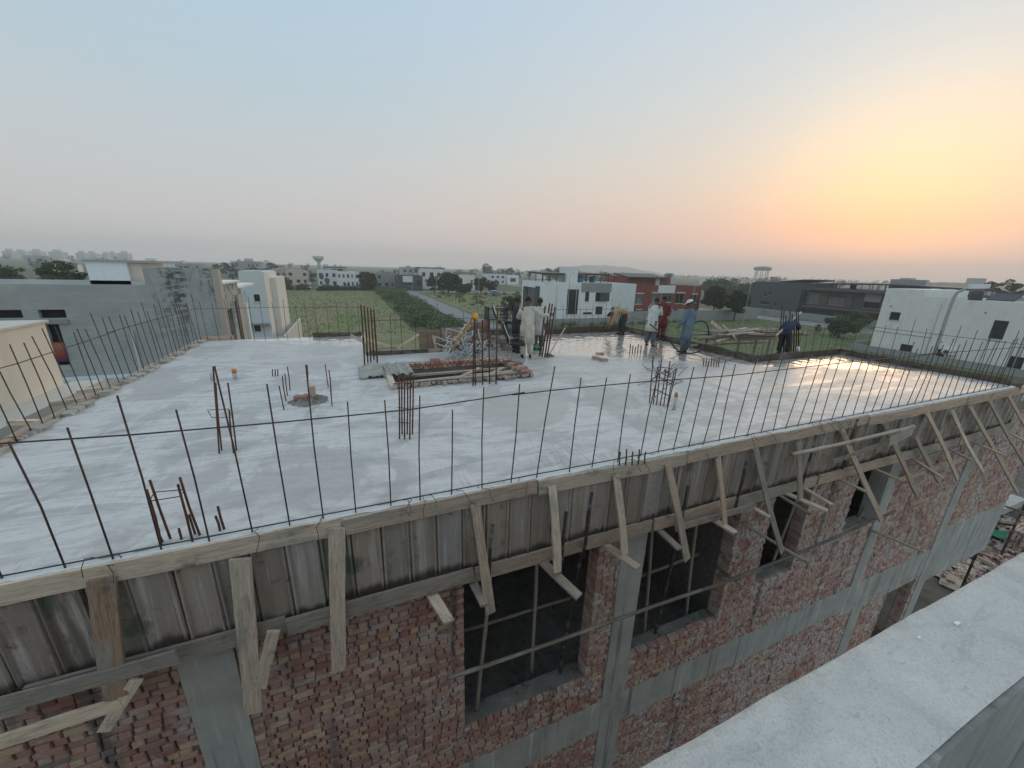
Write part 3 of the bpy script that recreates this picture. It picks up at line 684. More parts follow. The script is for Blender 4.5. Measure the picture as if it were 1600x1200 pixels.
while x < 16.0:
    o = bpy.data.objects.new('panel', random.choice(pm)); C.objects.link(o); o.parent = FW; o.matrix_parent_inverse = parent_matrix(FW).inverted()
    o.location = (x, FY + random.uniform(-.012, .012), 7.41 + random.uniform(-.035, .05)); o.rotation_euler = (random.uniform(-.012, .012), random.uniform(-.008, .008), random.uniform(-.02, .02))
    x += 0.300
def rail(zc, w, name, mat_list, y, x0=-4.7, x1=16.2, gap=0.0):
    x = x0; i = 0
    while x < x1:
        L = random.uniform(1.7, 2.9); e = min(x + L, x1); dz = random.uniform(-.015, .015)
        beam_obj(name, (x, y + (0.012 if i % 2 else -0.010), zc + dz), (e - 0.01, y + (0.012 if i % 2 else -0.010), zc + dz + random.uniform(-.025, .025)), w, 0.036, random.choice(mat_list), FW, (0, 0, 1), 0, 0.008)
        x = e + gap; i += 1
rail(8.415, 0.19, 'top_board', ['timber', 'timber_pale', 'timber'], FY - 0.056)
rail(7.36, 0.20, 'bottom_board', ['timber_grey', 'timber', 'timber_grey'], FY - 0.056)
# a thin ledge on top of the shuttering, filled with spilt concrete
b = MB(); xs = np.arange(-4.7, 15.6, 0.08); rr = [[(x, FY - 0.02 + random.uniform(-.012, .012), 8.40), (x, 3.875, 8.40), (x, 3.87, SLAB + 0.004 + random.uniform(-.006, .008)), (x, FY - 0.025 + random.uniform(-.012, .012), SLAB - 0.006 + random.uniform(-.010, .008))] for x in xs]
b.loft(rr); b.build('spilt_concrete', 'pale_plaster', FW)
BAT = [((158, 905), (184, 1090), 3.60, 0.155, 'timber_brown'), ((375, 872), (396, 1112), 3.60, 0.150, 'timber_pale'), ((526, 825), (529, 1048), 3.60, 0.135, 'timber_pale'),
       ((742, 787), (766, 958), 3.50, 0.100, 'timber'), ((863, 760), (871, 893), 3.50, 0.092, 'timber_pale'), ((963, 742), (976, 867), 3.50, 0.092, 'timber_pale'),
       ((1043, 724), (1073, 874), 3.45, 0.095, 'timber'), ((1121, 715), (1133, 820), 3.50, 0.085, 'timber'), ((1180, 700), (1222, 862), 3.40, 0.10, 'timber_grey'),
       ((1248, 690), (1250, 778), 3.50, 0.10, 'timber'), ((1315, 672), (1377, 812), 3.30, 0.11, 'timber'), ((1380, 660), (1433, 775), 3.35, 0.10, 'timber'),
       ((1430, 682), (1468, 752), 3.45, 0.10, 'timber'), ((1448, 645), (1496, 750), 3.35, 0.10, 'timber'), ((1487, 642), (1536, 737), 3.35, 0.10, 'timber_pale'),
       ((1515, 635), (1590, 770), 3.2, 0.10, 'timber'), ((1545, 625), (1606, 732), 3.2, 0.10, 'timber'), ((1575, 617), (1632, 715), 3.2, 0.10, 'timber')]
for t, m, yb, w, mt in BAT:
    p = Py(*t, FY - 0.085); q = Py(*m, yb); d = (q - p); w *= 1.15
    beam_obj('batten', p - d * 0.0, q, w, 0.03, mt, FW, (1, 0, 0), random.uniform(-.05, .15), 0.012 if w < .12 else .007, random.uniform(-.03, .03))
OUT = [((850, 880), (905, 933), 0.12), ((955, 858), (998, 888), 0.12), ((1105, 805), (1148, 832), 0.12), ((1238, 775), (1292, 798), 0.10), ((1262, 766), (1300, 789), 0.08), ((738, 908), (757, 945), 0.10), ((1030, 828), (1062, 858), 0.10),
       ((1170, 790), (1202, 808), 0.08), ((1310, 748), (1352, 768), 0.08), ((1372, 735), (1412, 752), 0.08), ((1408, 705), (1470, 745), 0.06), ((1460, 690), (1520, 720), 0.06), ((668, 918), (703, 974), 0.12), ((1520, 690), (1570, 712), 0.06), ((1555, 665), (1600, 688), 0.06)]
for a, c, w in OUT:
    p = Pz(*a, 7.23); q = Pz(*c, 7.20)
    d = (q - p).normalized(); p = p - d * 0.15
    beam_obj('outrigger', p, q, w, 0.032, random.choice(['timber_pale', 'timber', 'timber_grey']), FW, (1, 0, 0), 0, 0.004)
for a, c, w, mt in (((-30, 1110), (280, 1025), 0.15, 'timber_grey'), ((-40, 1172), (188, 1098), 0.13, 'timber_pale'), ((165, 1140), (212, 1062), 0.10, 'timber_pale'), ((405, 1075), (428, 985), 0.12, 'timber_pale'), ((1055, 826), (1178, 790), 0.10, 'timber_grey'), ((1400, 752), (1510, 715), 0.10, 'timber'), ((1300, 722), (1405, 685), 0.09, 'timber_grey')):
    beam_obj('spare_board', Py(*a, 3.615), Py(*c, 3.60), w, 0.03, mt, FW, (0, 0, 1), 0, 0.008)
# twisted tie wires over the top board
for i in range(26):
    x = random.uniform(-2.6, 9); p = Vector((x, 3.84, SLAB + 0.02)); pts = [p]
    for q in range(5): pts.append(pts[-1] + Vector((random.uniform(-.05, .06), -0.045, random.uniform(-.05, .05) if q < 3 else -0.06)))
    MB().tube(pts, 0.0035, 5).build('tie_wire', 'rebar', FW)

# low shuttering boards on the other edges
FE = empty('low_edge_shuttering', (3, 13, 8.4), 'low dark shuttering boards around the far edges of the slab', 'formwork')
def eb(p, q, w=0.24, mat='timber_dark', dz=0.06): beam_obj('edge_board', (p[0], p[1], SLAB + dz), (q[0], q[1], SLAB + dz), w, 0.04, mat, FE, (0, 0, 1), 0, 0.012)
for p, q, w, mt, dz in [((-4.45, 14.95), (-3.6, 14.95), .2, 'timber', .03), ((-1.3, 14.97), (0.3, 14.97), .2, 'timber_dark', .03), ((0.36, 14.9), (0.36, 11.5), .2, 'timber', .0), ((0.4, 11.45), (2.0, 11.45), .2, 'timber_dark', .0), ((2.0, 11.46), (4.75, 11.46), .18, 'timber', .01), ((4.75, 11.5), (4.75, 13.7), .2, 'timber_dark', .03),
                     ((4.7, 13.76), (7.6, 13.76), .30, 'timber_dark', .10), ((7.6, 13.77), (11.1, 13.77), .30, 'timber_dark', .10), ((11.08, 13.7), (11.08, 11.0), .26, 'timber_dark', .07), ((11.07, 11.0), (11.09, 7.75), .26, 'timber_dark', .07), ((11.1, 7.77), (13.4, 7.77), .24, 'timber_dark', .06), ((13.4, 7.78), (15.4, 7.78), .22, 'timber_dark', .06), ((15.38, 7.75), (15.38, 5.6), .24, 'timber_dark', .06), ((15.40, 5.6), (15.4, 3.7), .22, 'timber_dark', .05)]:
    eb(p, q, w, mt, dz)
# poles and blocks edging the left side
for i in range(7):
    y = 4.0 + i * 1.55
    beam_obj('edge_board', (-4.47 + random.uniform(-.03, .03), y, SLAB + 0.03), (-4.47, y + 1.5, SLAB + 0.03), 0.10, 0.07, random.choice(['timber', 'timber_grey']), FE, (1, 0, 0), 0, 0.01)
b = MB()
for i in range(90):
    y = random.uniform(4, 14.8); s = random.uniform(0.03, 0.09); b.box((-4.45, y, SLAB - 0.02), (-4.45 + s * 2, y + s * 2, SLAB + s * 0.7), s * 0.25)
o = b.build('concrete_crumbs', 'sack', FE); o['kind'] = 'stuff'

# ------------------------------------------------------------ upright bars with their tie bar, one fence per edge
def fence(label, bases, tie, name='rebar_fence', rad=0.0072):
    rt = empty(name, (bases[0][0].x, bases[0][0].y, SLAB), label, 'rebar')
    for p, t in bases:
        m = p.lerp(t, 0.5) + Vector((random.uniform(-.012, .012), random.uniform(-.012, .012), 0))
        MB().tube([p - Vector((0, 0, 0.05)), m, t], rad, 6).build('upright_bar', 'rebar', rt, True)
    for seg in tie:
        MB().tube([Vector(q) for q in seg], rad * .95, 6).build('tie_bar', 'rebar', rt, True)
    return rt
NB = [((13, 690), (100, 890)), ((105, 668), (173, 878)), ((183, 618), (252, 858)), ((275, 640), (325, 848)), ((335, 572), (393, 836)), ((417, 600), (452, 824)), ((478, 570), (505, 813)), ((543, 628), (556, 802)), ((601, 625), (611, 792)), ((656, 618), (657, 783)), ((707, 640), (706, 773)), ((756, 605), (754, 764)), ((812, 600), (798, 754)), ((867, 572), (838, 746)), ((908, 590), (890, 737)), ((948, 590), (925, 730)), ((985, 585), (965, 722))]
bs = []
for t, m in NB:
    p = Pz(*m, SLAB); p.y = min(max(p.y, 3.80), 3.9); q = Py(*t, p.y); bs.append((p, q))
x = 3.6
for x_ in (-2.75, -3.1, -3.42, -3.77, -4.1): bs.insert(0, (Vector((x_, 3.83, SLAB)), Vector((x_ - .02, 3.83, 9.72 + .1 * math.sin(x_ * 9)))))
while x < 15.4:
    h = random.choice([1.2, 1.22, 1.24, 1.25, 1.3, 1.36]); p = Vector((x, 3.84, SLAB)); bs.append((p, p + Vector((random.gauss(0.10, .04), random.gauss(0, .02), h)))); x += random.uniform(0.28, 0.345)
ty = 3.845
fence('row of thin upright rebars with a tie bar along the near slab edge', bs, [[Vector((-4.4, ty, SLAB + 1.12)), Py(-30, 695, ty), Py(210, 679, ty), Py(425, 661, ty), Py(640, 640, ty), Py(820, 613, ty)], [Py(800, 617, ty + .014), Py(890, 607, ty + .014), Py(1000, 597, ty), Py(1140, 587, ty), (8, ty, SLAB + 1.08), (11.2, ty, SLAB + 1.06)], [(10.4, ty + .016, SLAB + 1.08), (13, ty, SLAB + 1.04), (15.6, ty, SLAB + 1.0)],
      [(-4.4, 3.82, SLAB + .02), (2, 3.83, SLAB + .03), (8, 3.82, SLAB + .03), (15.4, 3.83, SLAB + .02)]])
def auto_row(p, q, n, hmean, lean=(0, 0), jl=0.03):
    out = []
    for i in range(n):
        a = Vector(p).lerp(Vector(q), (i + random.uniform(-.12, .12)) / max(1, n - 1)); out.append((a, a + Vector((lean[0] + random.gauss(0, jl), lean[1] + random.gauss(0, jl), hmean + random.uniform(-.12, .16)))))
    return out
fence('row of thin rebars along the left slab edge beside the cream house', auto_row((-4.42, 5.2, SLAB), (-4.42, 14.7, SLAB), 36, 1.34, (0, -.2), .03), [[(-4.42, 5.0, SLAB + 1.05), (-4.4, 7.5, SLAB + 1.0), (-4.43, 10.2, SLAB + 1.03)], [(-4.41, 9.8, SLAB + 1.06), (-4.42, 14.8, SLAB + 1.02)]])
fence('sparse thin rebars on the far left slab edge before the field', auto_row((-4.3, 14.88, SLAB), (0.2, 14.88, SLAB), 15, 1.2), [[(-4.42, 14.88, SLAB + 1.0), (-2, 14.88, SLAB + 1.03), (0.4, 14.9, SLAB + 1.0)]])
fence('thin rebars standing along the recess behind the stair opening', auto_row((0.6, 11.42, SLAB), (4.6, 11.42, SLAB), 12, 1.1), [[(0.4, 11.42, SLAB + 0.98), (4.7, 11.42, SLAB + 1.0)]])
fence('thin rebars on the far slab edge in front of the white house', auto_row((4.9, 13.66, SLAB), (10.9, 13.66, SLAB), 19, 1.15), [[(4.7, 13.66, SLAB + 0.98), (11.1, 13.66, SLAB + 0.95)]])
fence('thin rebars along the short inner edge beside the timber scaffold', auto_row((11.02, 13.2, SLAB), (11.02, 8.2, SLAB), 9, 0.75), [[(11.02, 13.6, SLAB + 0.6), (11.02, 7.7, SLAB + 0.62)]])
fence('thin rebars on the far right slab edge before the off-white house', auto_row((11.3, 7.64, SLAB), (15.2, 7.64, SLAB), 11, 1.0) + auto_row((15.26, 7.3, SLAB), (15.26, 4.1, SLAB), 11, 1.25), [[(11.2, 7.64, SLAB + .85), (15.3, 7.64, SLAB + .9)], [(15.26, 7.8, SLAB + 1.03), (15.26, 3.8, SLAB + 1.05)]])

# ------------------------------------------------------------ column starter bars
def cage(label, bars, stir=(), r=0.011, mat='rust', name='starter_bars', sr=0.005):
    p0 = bars[0][0]; rt = empty(name, tuple(p0), label, 'rebar')
    for p, t in bars:
        p = Vector(p); t = Vector(t); MB().tube([p - Vector((0, 0, .04)), p.lerp(t, .5) + Vector((random.uniform(-.01, .01), random.uniform(-.01, .01), 0)), t], r, 6).build('bar', mat, rt, True)
    for loop in stir:
        MB().tube([Vector(q) for q in loop], sr, 5).build('stirrup', mat, rt, True)
    return rt
def bar_px(base, top, lift=0.0):
    p = Pz(*base, SLAB); return (p, Py(*top, p.y))
def loopz(pts, z, slack=0.02):
    pts = [Vector((p.x, p.y, z + random.uniform(-slack, slack))) for p in pts]; return pts + [pts[0]]
a = [bar_px((252, 852), (229, 765)), bar_px((267, 842), (234, 750)), bar_px((301, 846), (278, 757)), bar_px((313, 836), (281, 746))]
s4 = [a[0][0].lerp(a[0][1], .8), a[1][0].lerp(a[1][1], .8), a[3][0].lerp(a[3][1], .8), a[2][0].lerp(a[2][1], .8)]
cage('four rusty starter bars with a square stirrup standing at the near slab edge', a + [(Vector((-1.76, 3.92, SLAB)), Vector((-1.77, 3.92, SLAB + .14))), (Vector((-1.62, 3.90, SLAB)), Vector((-1.62, 3.9, SLAB + .12))), (Vector((-1.53, 3.95, SLAB)), Vector((-1.54, 3.94, SLAB + .22)))], [s4 + [s4[0]]], 0.010)
cage('pair of short bar stubs beside the near starter bars', [(Vector((-1.33, 3.92, SLAB)), Vector((-1.34, 3.92, SLAB + .17))), (Vector((-1.30, 3.94, SLAB)), Vector((-1.31, 3.93, SLAB + .26)))], (), 0.011)
a = [bar_px((342, 708), (333, 573)), bar_px((346, 703), (337, 598)), bar_px((369, 703), (356, 598)), bar_px((365, 708), (358, 640))]
s4 = [Vector((q[0].x, q[0].y, SLAB + 0.62)) for q in a]
cage('slim starter bars tied by a bent stirrup left of the concrete mound', a, [[s4[0] + Vector((.0, -.01, .0)), s4[2] + Vector((.01, -.02, -.02)), s4[2] + Vector((.02, .02, -.15)), s4[0] + Vector((.0, .02, -.12)), s4[0] + Vector((-.02, -.01, .0))]], 0.010)
a = [bar_px((570 + 5 * i, 574 - (i % 2) * 3), (564 + 5 * i, 476 + 2 * i)) for i in range(5)]
cage('tall bundle of five rusty bars behind the stair opening', a, [], 0.020)
a = [bar_px((624 + 4 * i, 686 - (i % 2) * 8), (623 + 4.6 * i, 583 + (i * 3) % 12)) for i in range(6)]
cage('rusty column cage of six bars in front of the stair opening', a, [loopz([q[0] for q in a[::2]], SLAB + z) for z in (0.25, 0.5)], 0.012)
a = [bar_px((739, 603), (741, 497)), bar_px((743, 602), (742, 500)), bar_px((754, 601), (754, 500)), bar_px((765, 600), (765, 498)), bar_px((775, 600), (777, 482))]
cage('five tall dark bars standing at the right of the stair opening', a, [], 0.016)
a = [bar_px((843, 556), (852, 478)), bar_px((847, 557), (859, 474)), bar_px((851, 558), (863, 475)), bar_px((855, 556), (867, 480))]
cage('leaning rusty bars gripped by the man in the cream tunic', a, [], 0.022)
a = [bar_px((1015 + 5.5 * i, 630 + i), (1021 + 6.5 * i, 556 + (i * 17) % 30)) for i in range(6)]
rt = cage('dark starter bars tangled with loose wire on the right of the slab', a, [], 0.011)
c0 = Vector((5.5, 5.5, SLAB + 0.55))
for i in range(26):
    p = c0 + Vector((random.gauss(0, .14), random.gauss(0, .14), random.gauss(0, .13))); d = Vector((random.gauss(0, 1), random.gauss(0, 1), random.gauss(0.2, .7))).normalized()
    MB().tube([p, p + d * random.uniform(.12, .34), p + d * .3 + Vector((random.uniform(-.1, .1), random.uniform(-.1, .1), random.uniform(-.1, .15)))], 0.009, 5).build('bent_wire', 'galv' if i % 3 else 'rebar', rt, True)
cage('five short bar stubs in wet concrete near the man in red', [bar_px((984 + 4.2 * i, 552), (985 + 4.2 * i, 538 + (i % 3) * 2)) for i in range(5)], (), 0.016)
cage('row of seven short bar stubs at the edge of the wet concrete', [bar_px((1099 + 4 * i, 571 + i * .4), (1100 + 4 * i, 559 + (i % 3) * 2)) for i in range(7)], (), 0.014)
cage('five bar stubs on the near slab edge above the second opening', [bar_px((968 + 10 * i, 724 - i), (969 + 10 * i, 706 - (i % 2) * 4)) for i in range(5)], (), 0.010)
cage('thin bars ringing the concrete mound with the upright brick', [bar_px(*q) for q in (((444, 640), (436, 603)), ((447, 627), (441, 587)), ((449, 618), (445, 584)), ((453, 610), (449, 573)), ((513, 605), (508, 569)), ((518, 627), (514, 578)), ((519, 634), (516, 590)), ((481, 600), (480, 570)))], (), 0.010)
cage('three tiny bar stubs on the left of the slab', [bar_px((426 + 4 * i, 588), (426 + 4 * i, 577)) for i in range(3)], (), 0.012)
# ------------------------------------------------------------ pipe sleeves
def sleeve(label, u, v, h, r, cap=True):
    p = Pz(u, v, SLAB); rt = empty('pipe_sleeve', tuple(p), label, 'pipe')
    MB().tube([p - Vector((0, 0, .03)), p + Vector((0, 0, h))], r, 12).build('pipe', 'pvc', rt, True)
    if cap: MB().tube([p + Vector((0, 0, h)), p + Vector((0, 0, h + .08))], [r * 1.08, r * .95], 12).build('cap', 'orange_cap', rt, True)
sleeve('short grey pipe with an orange cap near the right bar cage', 1053, 640, 0.26, 0.032)
sleeve('stubby capped pipe on the left of the slab', 368, 592, 0.14, 0.045)
sleeve('small bare pipe stub left of the capped pipe', 332, 594, 0.16, 0.035, False)
# ------------------------------------------------------------ mound with brick, loose bricks
def heap(b, c, rx, ry, h, n=22, m=6):
    rings = []
    for k in range(m + 1):
        f = k / m; rr = 1 - f
        rings.append([(c[0] + rx * rr * math.cos(2 * PI * q / n) * random.uniform(.85, 1.12), c[1] + ry * rr * math.sin(2 * PI * q / n) * random.uniform(.85, 1.12), c[2] + h * (1 - (1 - f) ** 2) * random.uniform(.45, 1.35) - 0.02) for q in range(n)])
    b.loft(rings)
mh = MB(); heap(mh, (-0.86, 7.72, SLAB), 0.38, 0.36, 0.12, 40, 9); props(mh.build('concrete_mound', 'concrete_dark', None, True), 'rough dark patch of mortar on the slab around an upright brick', 'mortar')
def loose_brick(label, c, rz, tilt=0.0, upright=False, mat='brick_new', group=None):
    b = MB(); d = (0.115, 0.23, 0.075) if not upright else (0.115, 0.075, 0.23)
    brick_shape(b, -d[0] / 2, d[0] / 2, -d[1] / 2, d[1] / 2, -d[2] / 2, d[2] / 2); b.f.append((8, 11, 10, 9))
    o = b.build('brick', mat); o.location = c; o.rotation_euler = (tilt, 0, rz); return props(o, label, 'brick', group)
loose_brick('brick standing upright on the dark mortar patch', (-0.80, 7.72, SLAB + 0.17), 0.5, 0.08, True)
loose_brick('pale brick lying at the foot of the upright brick', (-0.98, 7.68, SLAB + 0.09), 1.2)
for i, (u, v) in enumerate(((931, 561), (943, 564))):
    p = Pz(u, v, SLAB); loose_brick(('left' if i == 0 else 'right') + ' one of the two loose bricks on the slab before the wet concrete', (p.x, p.y, SLAB + 0.04), 0.4 + i)
p = Pz(937, 559, SLAB); loose_brick('brick lying across the two loose bricks on the open slab', (p.x, p.y, SLAB + 0.118), 1.3)
# ------------------------------------------------------------ stair opening: kerb boards, brick row, planks
PT = empty('stair_opening_cover', (2.2, 9, SLAB), 'timber-framed stair opening in the slab with planks laid across', 'formwork')
z = SLAB
for p, q, w, t, mt, sd in [((0.70, 8.05, z + .03), (3.85, 8.05, z + .03), .16, .05, 'timber_dark', (0, 0, 1)), ((0.68, 8.0, z + .05), (0.68, 9.8, z + .05), .12, .09, 'timber_pale', (1, 0, 0)), ((0.7, 9.80, z + .03), (3.8, 9.80, z + .03), .14, .05, 'timber_brown', (0, 0, 1)), ((3.85, 8.0, z + .03), (3.7, 9.8, z + .03), .14, .05, 'timber_brown', (0, 0, 1)),
                           ((0.80, 8.22, z - .02), (3.7, 8.28, z - .01), .10, .04, 'timber_pale', (0, 1, 0)), ((1.0, 8.45, z - .03), (3.8, 8.5, z + .01), .12, .04, 'timber', (0, 1, 0)), ((0.8, 8.74, z - .10), (3.6, 8.60, z + .02), .09, .05, 'timber_pale', (0, 1, 0)), ((1.2, 8.98, z - .22), (3.75, 8.86, z - .18), .14, .04, 'timber_dark', (0, 1, 0)), ((0.9, 9.15, z - .05), (3.7, 9.2, z - .05), .10, .05, 'timber', (0, 1, 0)), ((1.9, 8.2, z - .01), (2.9, 9.1, z + .03), .12, .03, 'timber_pale', (0, 1, 0)), ((2.7, 8.25, z), (3.5, 9.0, z + .02), .12, .03, 'timber_pale', (0, 1, 0))]:
    beam_obj('plank', p, q, w, t, mt, PT, sd)
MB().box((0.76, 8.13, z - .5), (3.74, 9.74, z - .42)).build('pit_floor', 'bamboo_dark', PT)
BR = empty('brick_row', (2.2, 9.6, SLAB), 'long double course of red bricks laid along the back of the stair opening', 'bricks')
x = 0.95; me = []
for q in range(3):
    b = MB(); brick_shape(b, -.055, .055, 0, .22, -.037, .037); b.f.append((8, 11, 10, 9)); m = b.mesh('brick'); m.materials.append(MATS['brick_new']); me.append(m)
for row in range(2):
    x = 1.0 + row * 0.06
    while x < 3.9:
        o = bpy.data.objects.new('brick', random.choice(me)); C.objects.link(o); o.parent = BR; o.matrix_parent_inverse = parent_matrix(BR).inverted()
        o.location = (x, 9.46 + random.uniform(-.02, .02), SLAB + 0.045 + row * 0.082); o.rotation_euler = (0, 0, random.uniform(-.06, .06)); x += 0.122
for i in range(11):
    o = bpy.data.objects.new('brick', random.choice(me)); C.objects.link(o); o.parent = BR; o.matrix_parent_inverse = parent_matrix(BR).inverted()
    o.location = (3.78 + (i % 2) * .13 + i * 0.012, 9.4 - i * 0.12, SLAB + 0.05 + 0.05 * (i % 3)); o.rotation_euler = (random.uniform(-.2, .2), random.uniform(-.3, .3), 1.2 + random.uniform(-.3, .3))
p = Pz(668, 575, SLAB); loose_brick('single brick sitting on top of the long brick row', (1.86, 9.55, SLAB + 0.21), 1.5)
# crumpled sheet and formwork tin at the left of the opening
b = MB(); n, m = 16, 12
for j in range(m + 1):
    for i in range(n + 1):
        u = i / n; v = j / m; x = 0.05 + 0.62 * u; y = 8.9 + 0.95 * v
        h = 0.22 * math.exp(-((u - .55) ** 2 * 6 + (v - .55) ** 2 * 5)) + 0.10 * mnoise.noise((x * 9, y * 7, 0)) + .05 * mnoise.noise((x * 22, y * 18, 4)); b.v.append((x + .03 * mnoise.noise((x * 6, y * 6, 3)), y, SLAB + 0.03 + max(0, h)))
for j in range(m):
    for i in range(n): a_ = j * (n + 1) + i; b.f.append((a_, a_ + 1, a_ + n + 2, a_ + n + 1))
o = b.build('crumpled_sack', 'sack', None, True); o.modifiers.new('s', 'SOLIDIFY').thickness = 0.012; props(o, 'crumpled grey cement sack lying at the left of the stair opening', 'sack')
b = MB()
for i in range(13):
    x = 0.62 + i * 0.05; zz = SLAB + 0.12 + (0.05 if (i // 2) % 2 else 0.0)
    b.v.extend([(x + 0.02, 8.75, zz - 0.03), (x - 0.02, 9.55, zz + 0.05)])
for i in range(12): b.f.append((2 * i, 2 * i + 2, 2 * i + 3, 2 * i + 1))
o = b.build('ribbed_tin_sheet', 'sheet_grey'); o.modifiers.new('s', 'SOLIDIFY').thickness = 0.006; props(o, 'ribbed grey tin sheet leaning over the left end of the stair opening', 'metal sheet')
# ------------------------------------------------------------ recess: timber props, standing shutter panel
RC = empty('recess_shutter', (3, 11.8, SLAB), 'dark plank shutter panels standing behind the recess in the slab', 'formwork')
for i, (u0, u1, v0, v1) in enumerate(((655, 690, 524, 547), (690, 727, 520, 545), (727, 762, 518, 543))):
    p = Py(u0, v1, 11.9 + .02 * i); q = Py(u1, v1, 11.9 + .02 * i); t = Py(u0, v0, 11.9)
    for k in range(3):
        h = (t.z - SLAB) / 3 + .05; zc = SLAB + h * (k + .5)
        beam_obj('shutter_plank', (p.x, p.y, zc), (q.x - .02, q.y, zc), h - .01, .03, 'timber_brown' if (i + k) % 3 else 'timber_grey', RC, (0, 0, 1))
beam_obj('stud', Py(676, 524, 11.82), Py(682, 548, 11.82), .07, .05, 'timber_pale', RC, (1, 0, 0)); beam_obj('stud', Py(684, 545, 11.8), Py(716, 550, 11.8), .07, .05, 'timber', RC, (0, 0, 1))
beam_obj('tall_shutter', Py(744, 503, 12.1), Py(748, 545, 12.1), .75, .04, 'timber_brown', RC, (1, 0, 0))
for lab, a_, c_, w in (('pale raking strut rising to the standing shutter panels', (618, 545), (655, 522), .06), ('pale board lying over the recess from left to right', (572, 530), (636, 551), .08), ('short pale board crossing the recess boards', (580, 548), (620, 541), .06), ('narrow pale board at the corner of the recess', (548, 524), (580, 540), .07), ('thin strut crossing below the recess boards', (582, 545), (600, 556), .05)):
    o = beam_obj('loose_board', Py(*a_, 11.75), Py(*c_, 11.6), w, .04, 'timber_pale'); props(o, lab, 'board')
# ------------------------------------------------------------ tangle of bent steel, hose, chairs
TG = empty('steel_tangle', (2.9, 10.25, SLAB), 'heap of tangled pale bent steel stirrups beside the yellow pipe', 'scrap heap')
for i in range(85):
    c_ = Vector((random.gauss(2.95, .36), random.gauss(10.3, .22), SLAB + abs(random.gauss(0, .32)) + 0.02)); c_.z = min(c_.z, SLAB + .85)
    a_ = Vector((random.gauss(0, 1), random.gauss(0, 1), random.gauss(0, .8))).normalized(); e = a_.orthogonal().normalized(); w_, h_ = random.uniform(.08, .16), random.uniform(.12, .3)
    pts = [c_ + a_ * sx_ * h_ + e * sy_ * w_ for sx_, sy_ in ((-1, -1), (1, -1), (1, 1), (-1, 1), (-1, -.8))][:random.choice([3, 4, 5])]
    for q in pts: q.z = max(q.z, SLAB + .01)
    MB().tube(pts, 0.014, 5).build('bent_bar', 'pale_steel' if i % 8 else 'rebar', TG, True)
hp = [Py(704, 548, 9.4), Py(712, 535, 9.3), Py(722, 522, 9.1), Py(733, 507, 8.7), Py(739, 494, 8.2), Py(743, 492, 7.9), Py(743, 500, 7.82)]
props(MB().tube(hp, [.02, .024, .02, .023, .03, .055, .055], 8).build('yellow_pipe', 'yellow_pipe', None, True), 'bright yellow flexible pipe hung over the tall bars', 'pipe')
def chair(label, c, rz, tip=0.0):
    rt = empty('visitor_chair', c, label, 'chair', rz=rz)
    M = Matrix.LocRotScale(Vector(c), Vector((0, 0, rz)) and Quaternion((0, 0, 1), rz), None) @ Matrix.Rotation(tip, 4, 'X')
    def T(b): b.v = [tuple(M @ Vector(v)) for v in b.v]; return b
    b = MB(); rings = [[(sx_ * (.24 - .03 * k), y, .43 + dz) for sx_, y, dz in ((-1, -.23, 0), (1, -.23, 0), (1, .22, .02), (-1, .22, .02))] if k == 0 else [(sx_ * (.25 - .02 * (k == 2)), y, .43 + dz + .045 * k) for sx_, y, dz in ((-1, -.24, 0), (1, -.24, 0), (1, .24, .02), (-1, .24, .02))] for k in (0, 1, 2)]
    T(b.loft(rings)).build('seat', 'black_leather', rt)
    b = MB(); rings = []
    for k in range(6):
        f = k / 5; zz = .55 + .5 * f; y = .20 + .16 * f + .04 * math.sin(PI * f); w = .235 - .03 * f ** 3
        rings.append([(-w, y - .025, zz), (w, y - .025, zz), (w, y + .03, zz), (-w, y + .03, zz)])
    T(b.loft(rings)).build('backrest', 'black_leather', rt)
    for s_ in (-1, 1):
        T(MB().tube([(s_ * .26, -.24, 0), (s_ * .26, -.25, .42), (s_ * .26, -.22, .64), (s_ * .26, -.1, .68), (s_ * .26, .22, .64)], .013, 7)).build('leg', 'chrome', rt, True)
        T(MB().tube([(s_ * .25, .30, 0), (s_ * .25, .18, .42), (s_ * .25, .22, .64), (s_ * .24, .36, 1.02)], .013, 7)).build('leg', 'chrome', rt, True)
        b = MB(); b.loft([[(s_ * .26 - .02, -.2, .68), (s_ * .26 + .02, -.2, .68), (s_ * .26 + .02, -.2, .70), (s_ * .26 - .02, -.2, .70)], [(s_ * .26 - .02, .12, .67), (s_ * .26 + .02, .12, .67), (s_ * .26 + .02, .12, .69), (s_ * .26 - .02, .12, .69)]]); T(b).build('armrest', 'black_leather', rt)
    return rt
p = Pz(808, 562, SLAB); chair('black padded metal chair standing nearest the man in the cream tunic', (p.x - .05, p.y + .05, SLAB), math.radians(76))
p = Pz(794, 548, SLAB); chair('second black chair set higher up behind the nearer chair', (p.x - .05, p.y + .30, SLAB + .40), math.radians(70), 0.0)
bk = MB(); bk.box((p.x - .38, p.y + .02, SLAB), (p.x + .28, p.y + .60, SLAB + .39), .015); props(bk.build('supply_crate', 'timber_grey'), 'grey wooden crate that carries the higher black chair', 'crate')
bb = MB(); c_ = Pz(794, 545, SLAB); bb.box((c_.x - .42, c_.y + .8, SLAB), (c_.x - .38, c_.y + 1.2, SLAB + 1.25)); bb.box((c_.x + .26, c_.y + .8, SLAB), (c_.x + .30, c_.y + 1.2, SLAB + 1.25)); 
for k in range(4): bb.box((c_.x - .379, c_.y + .8, SLAB + .1 + .36 * k), (c_.x + .259, c_.y + 1.2, SLAB + .13 + .36 * k))
props(bb.build('dark_rack', 'frame_dark'), 'dark open rack standing behind the chairs', 'rack')
ph = Pz(858, 557, SLAB); sh = empty('shovel', tuple(ph), 'long-handled shovel leaning out over the wet concrete', 'shovel')
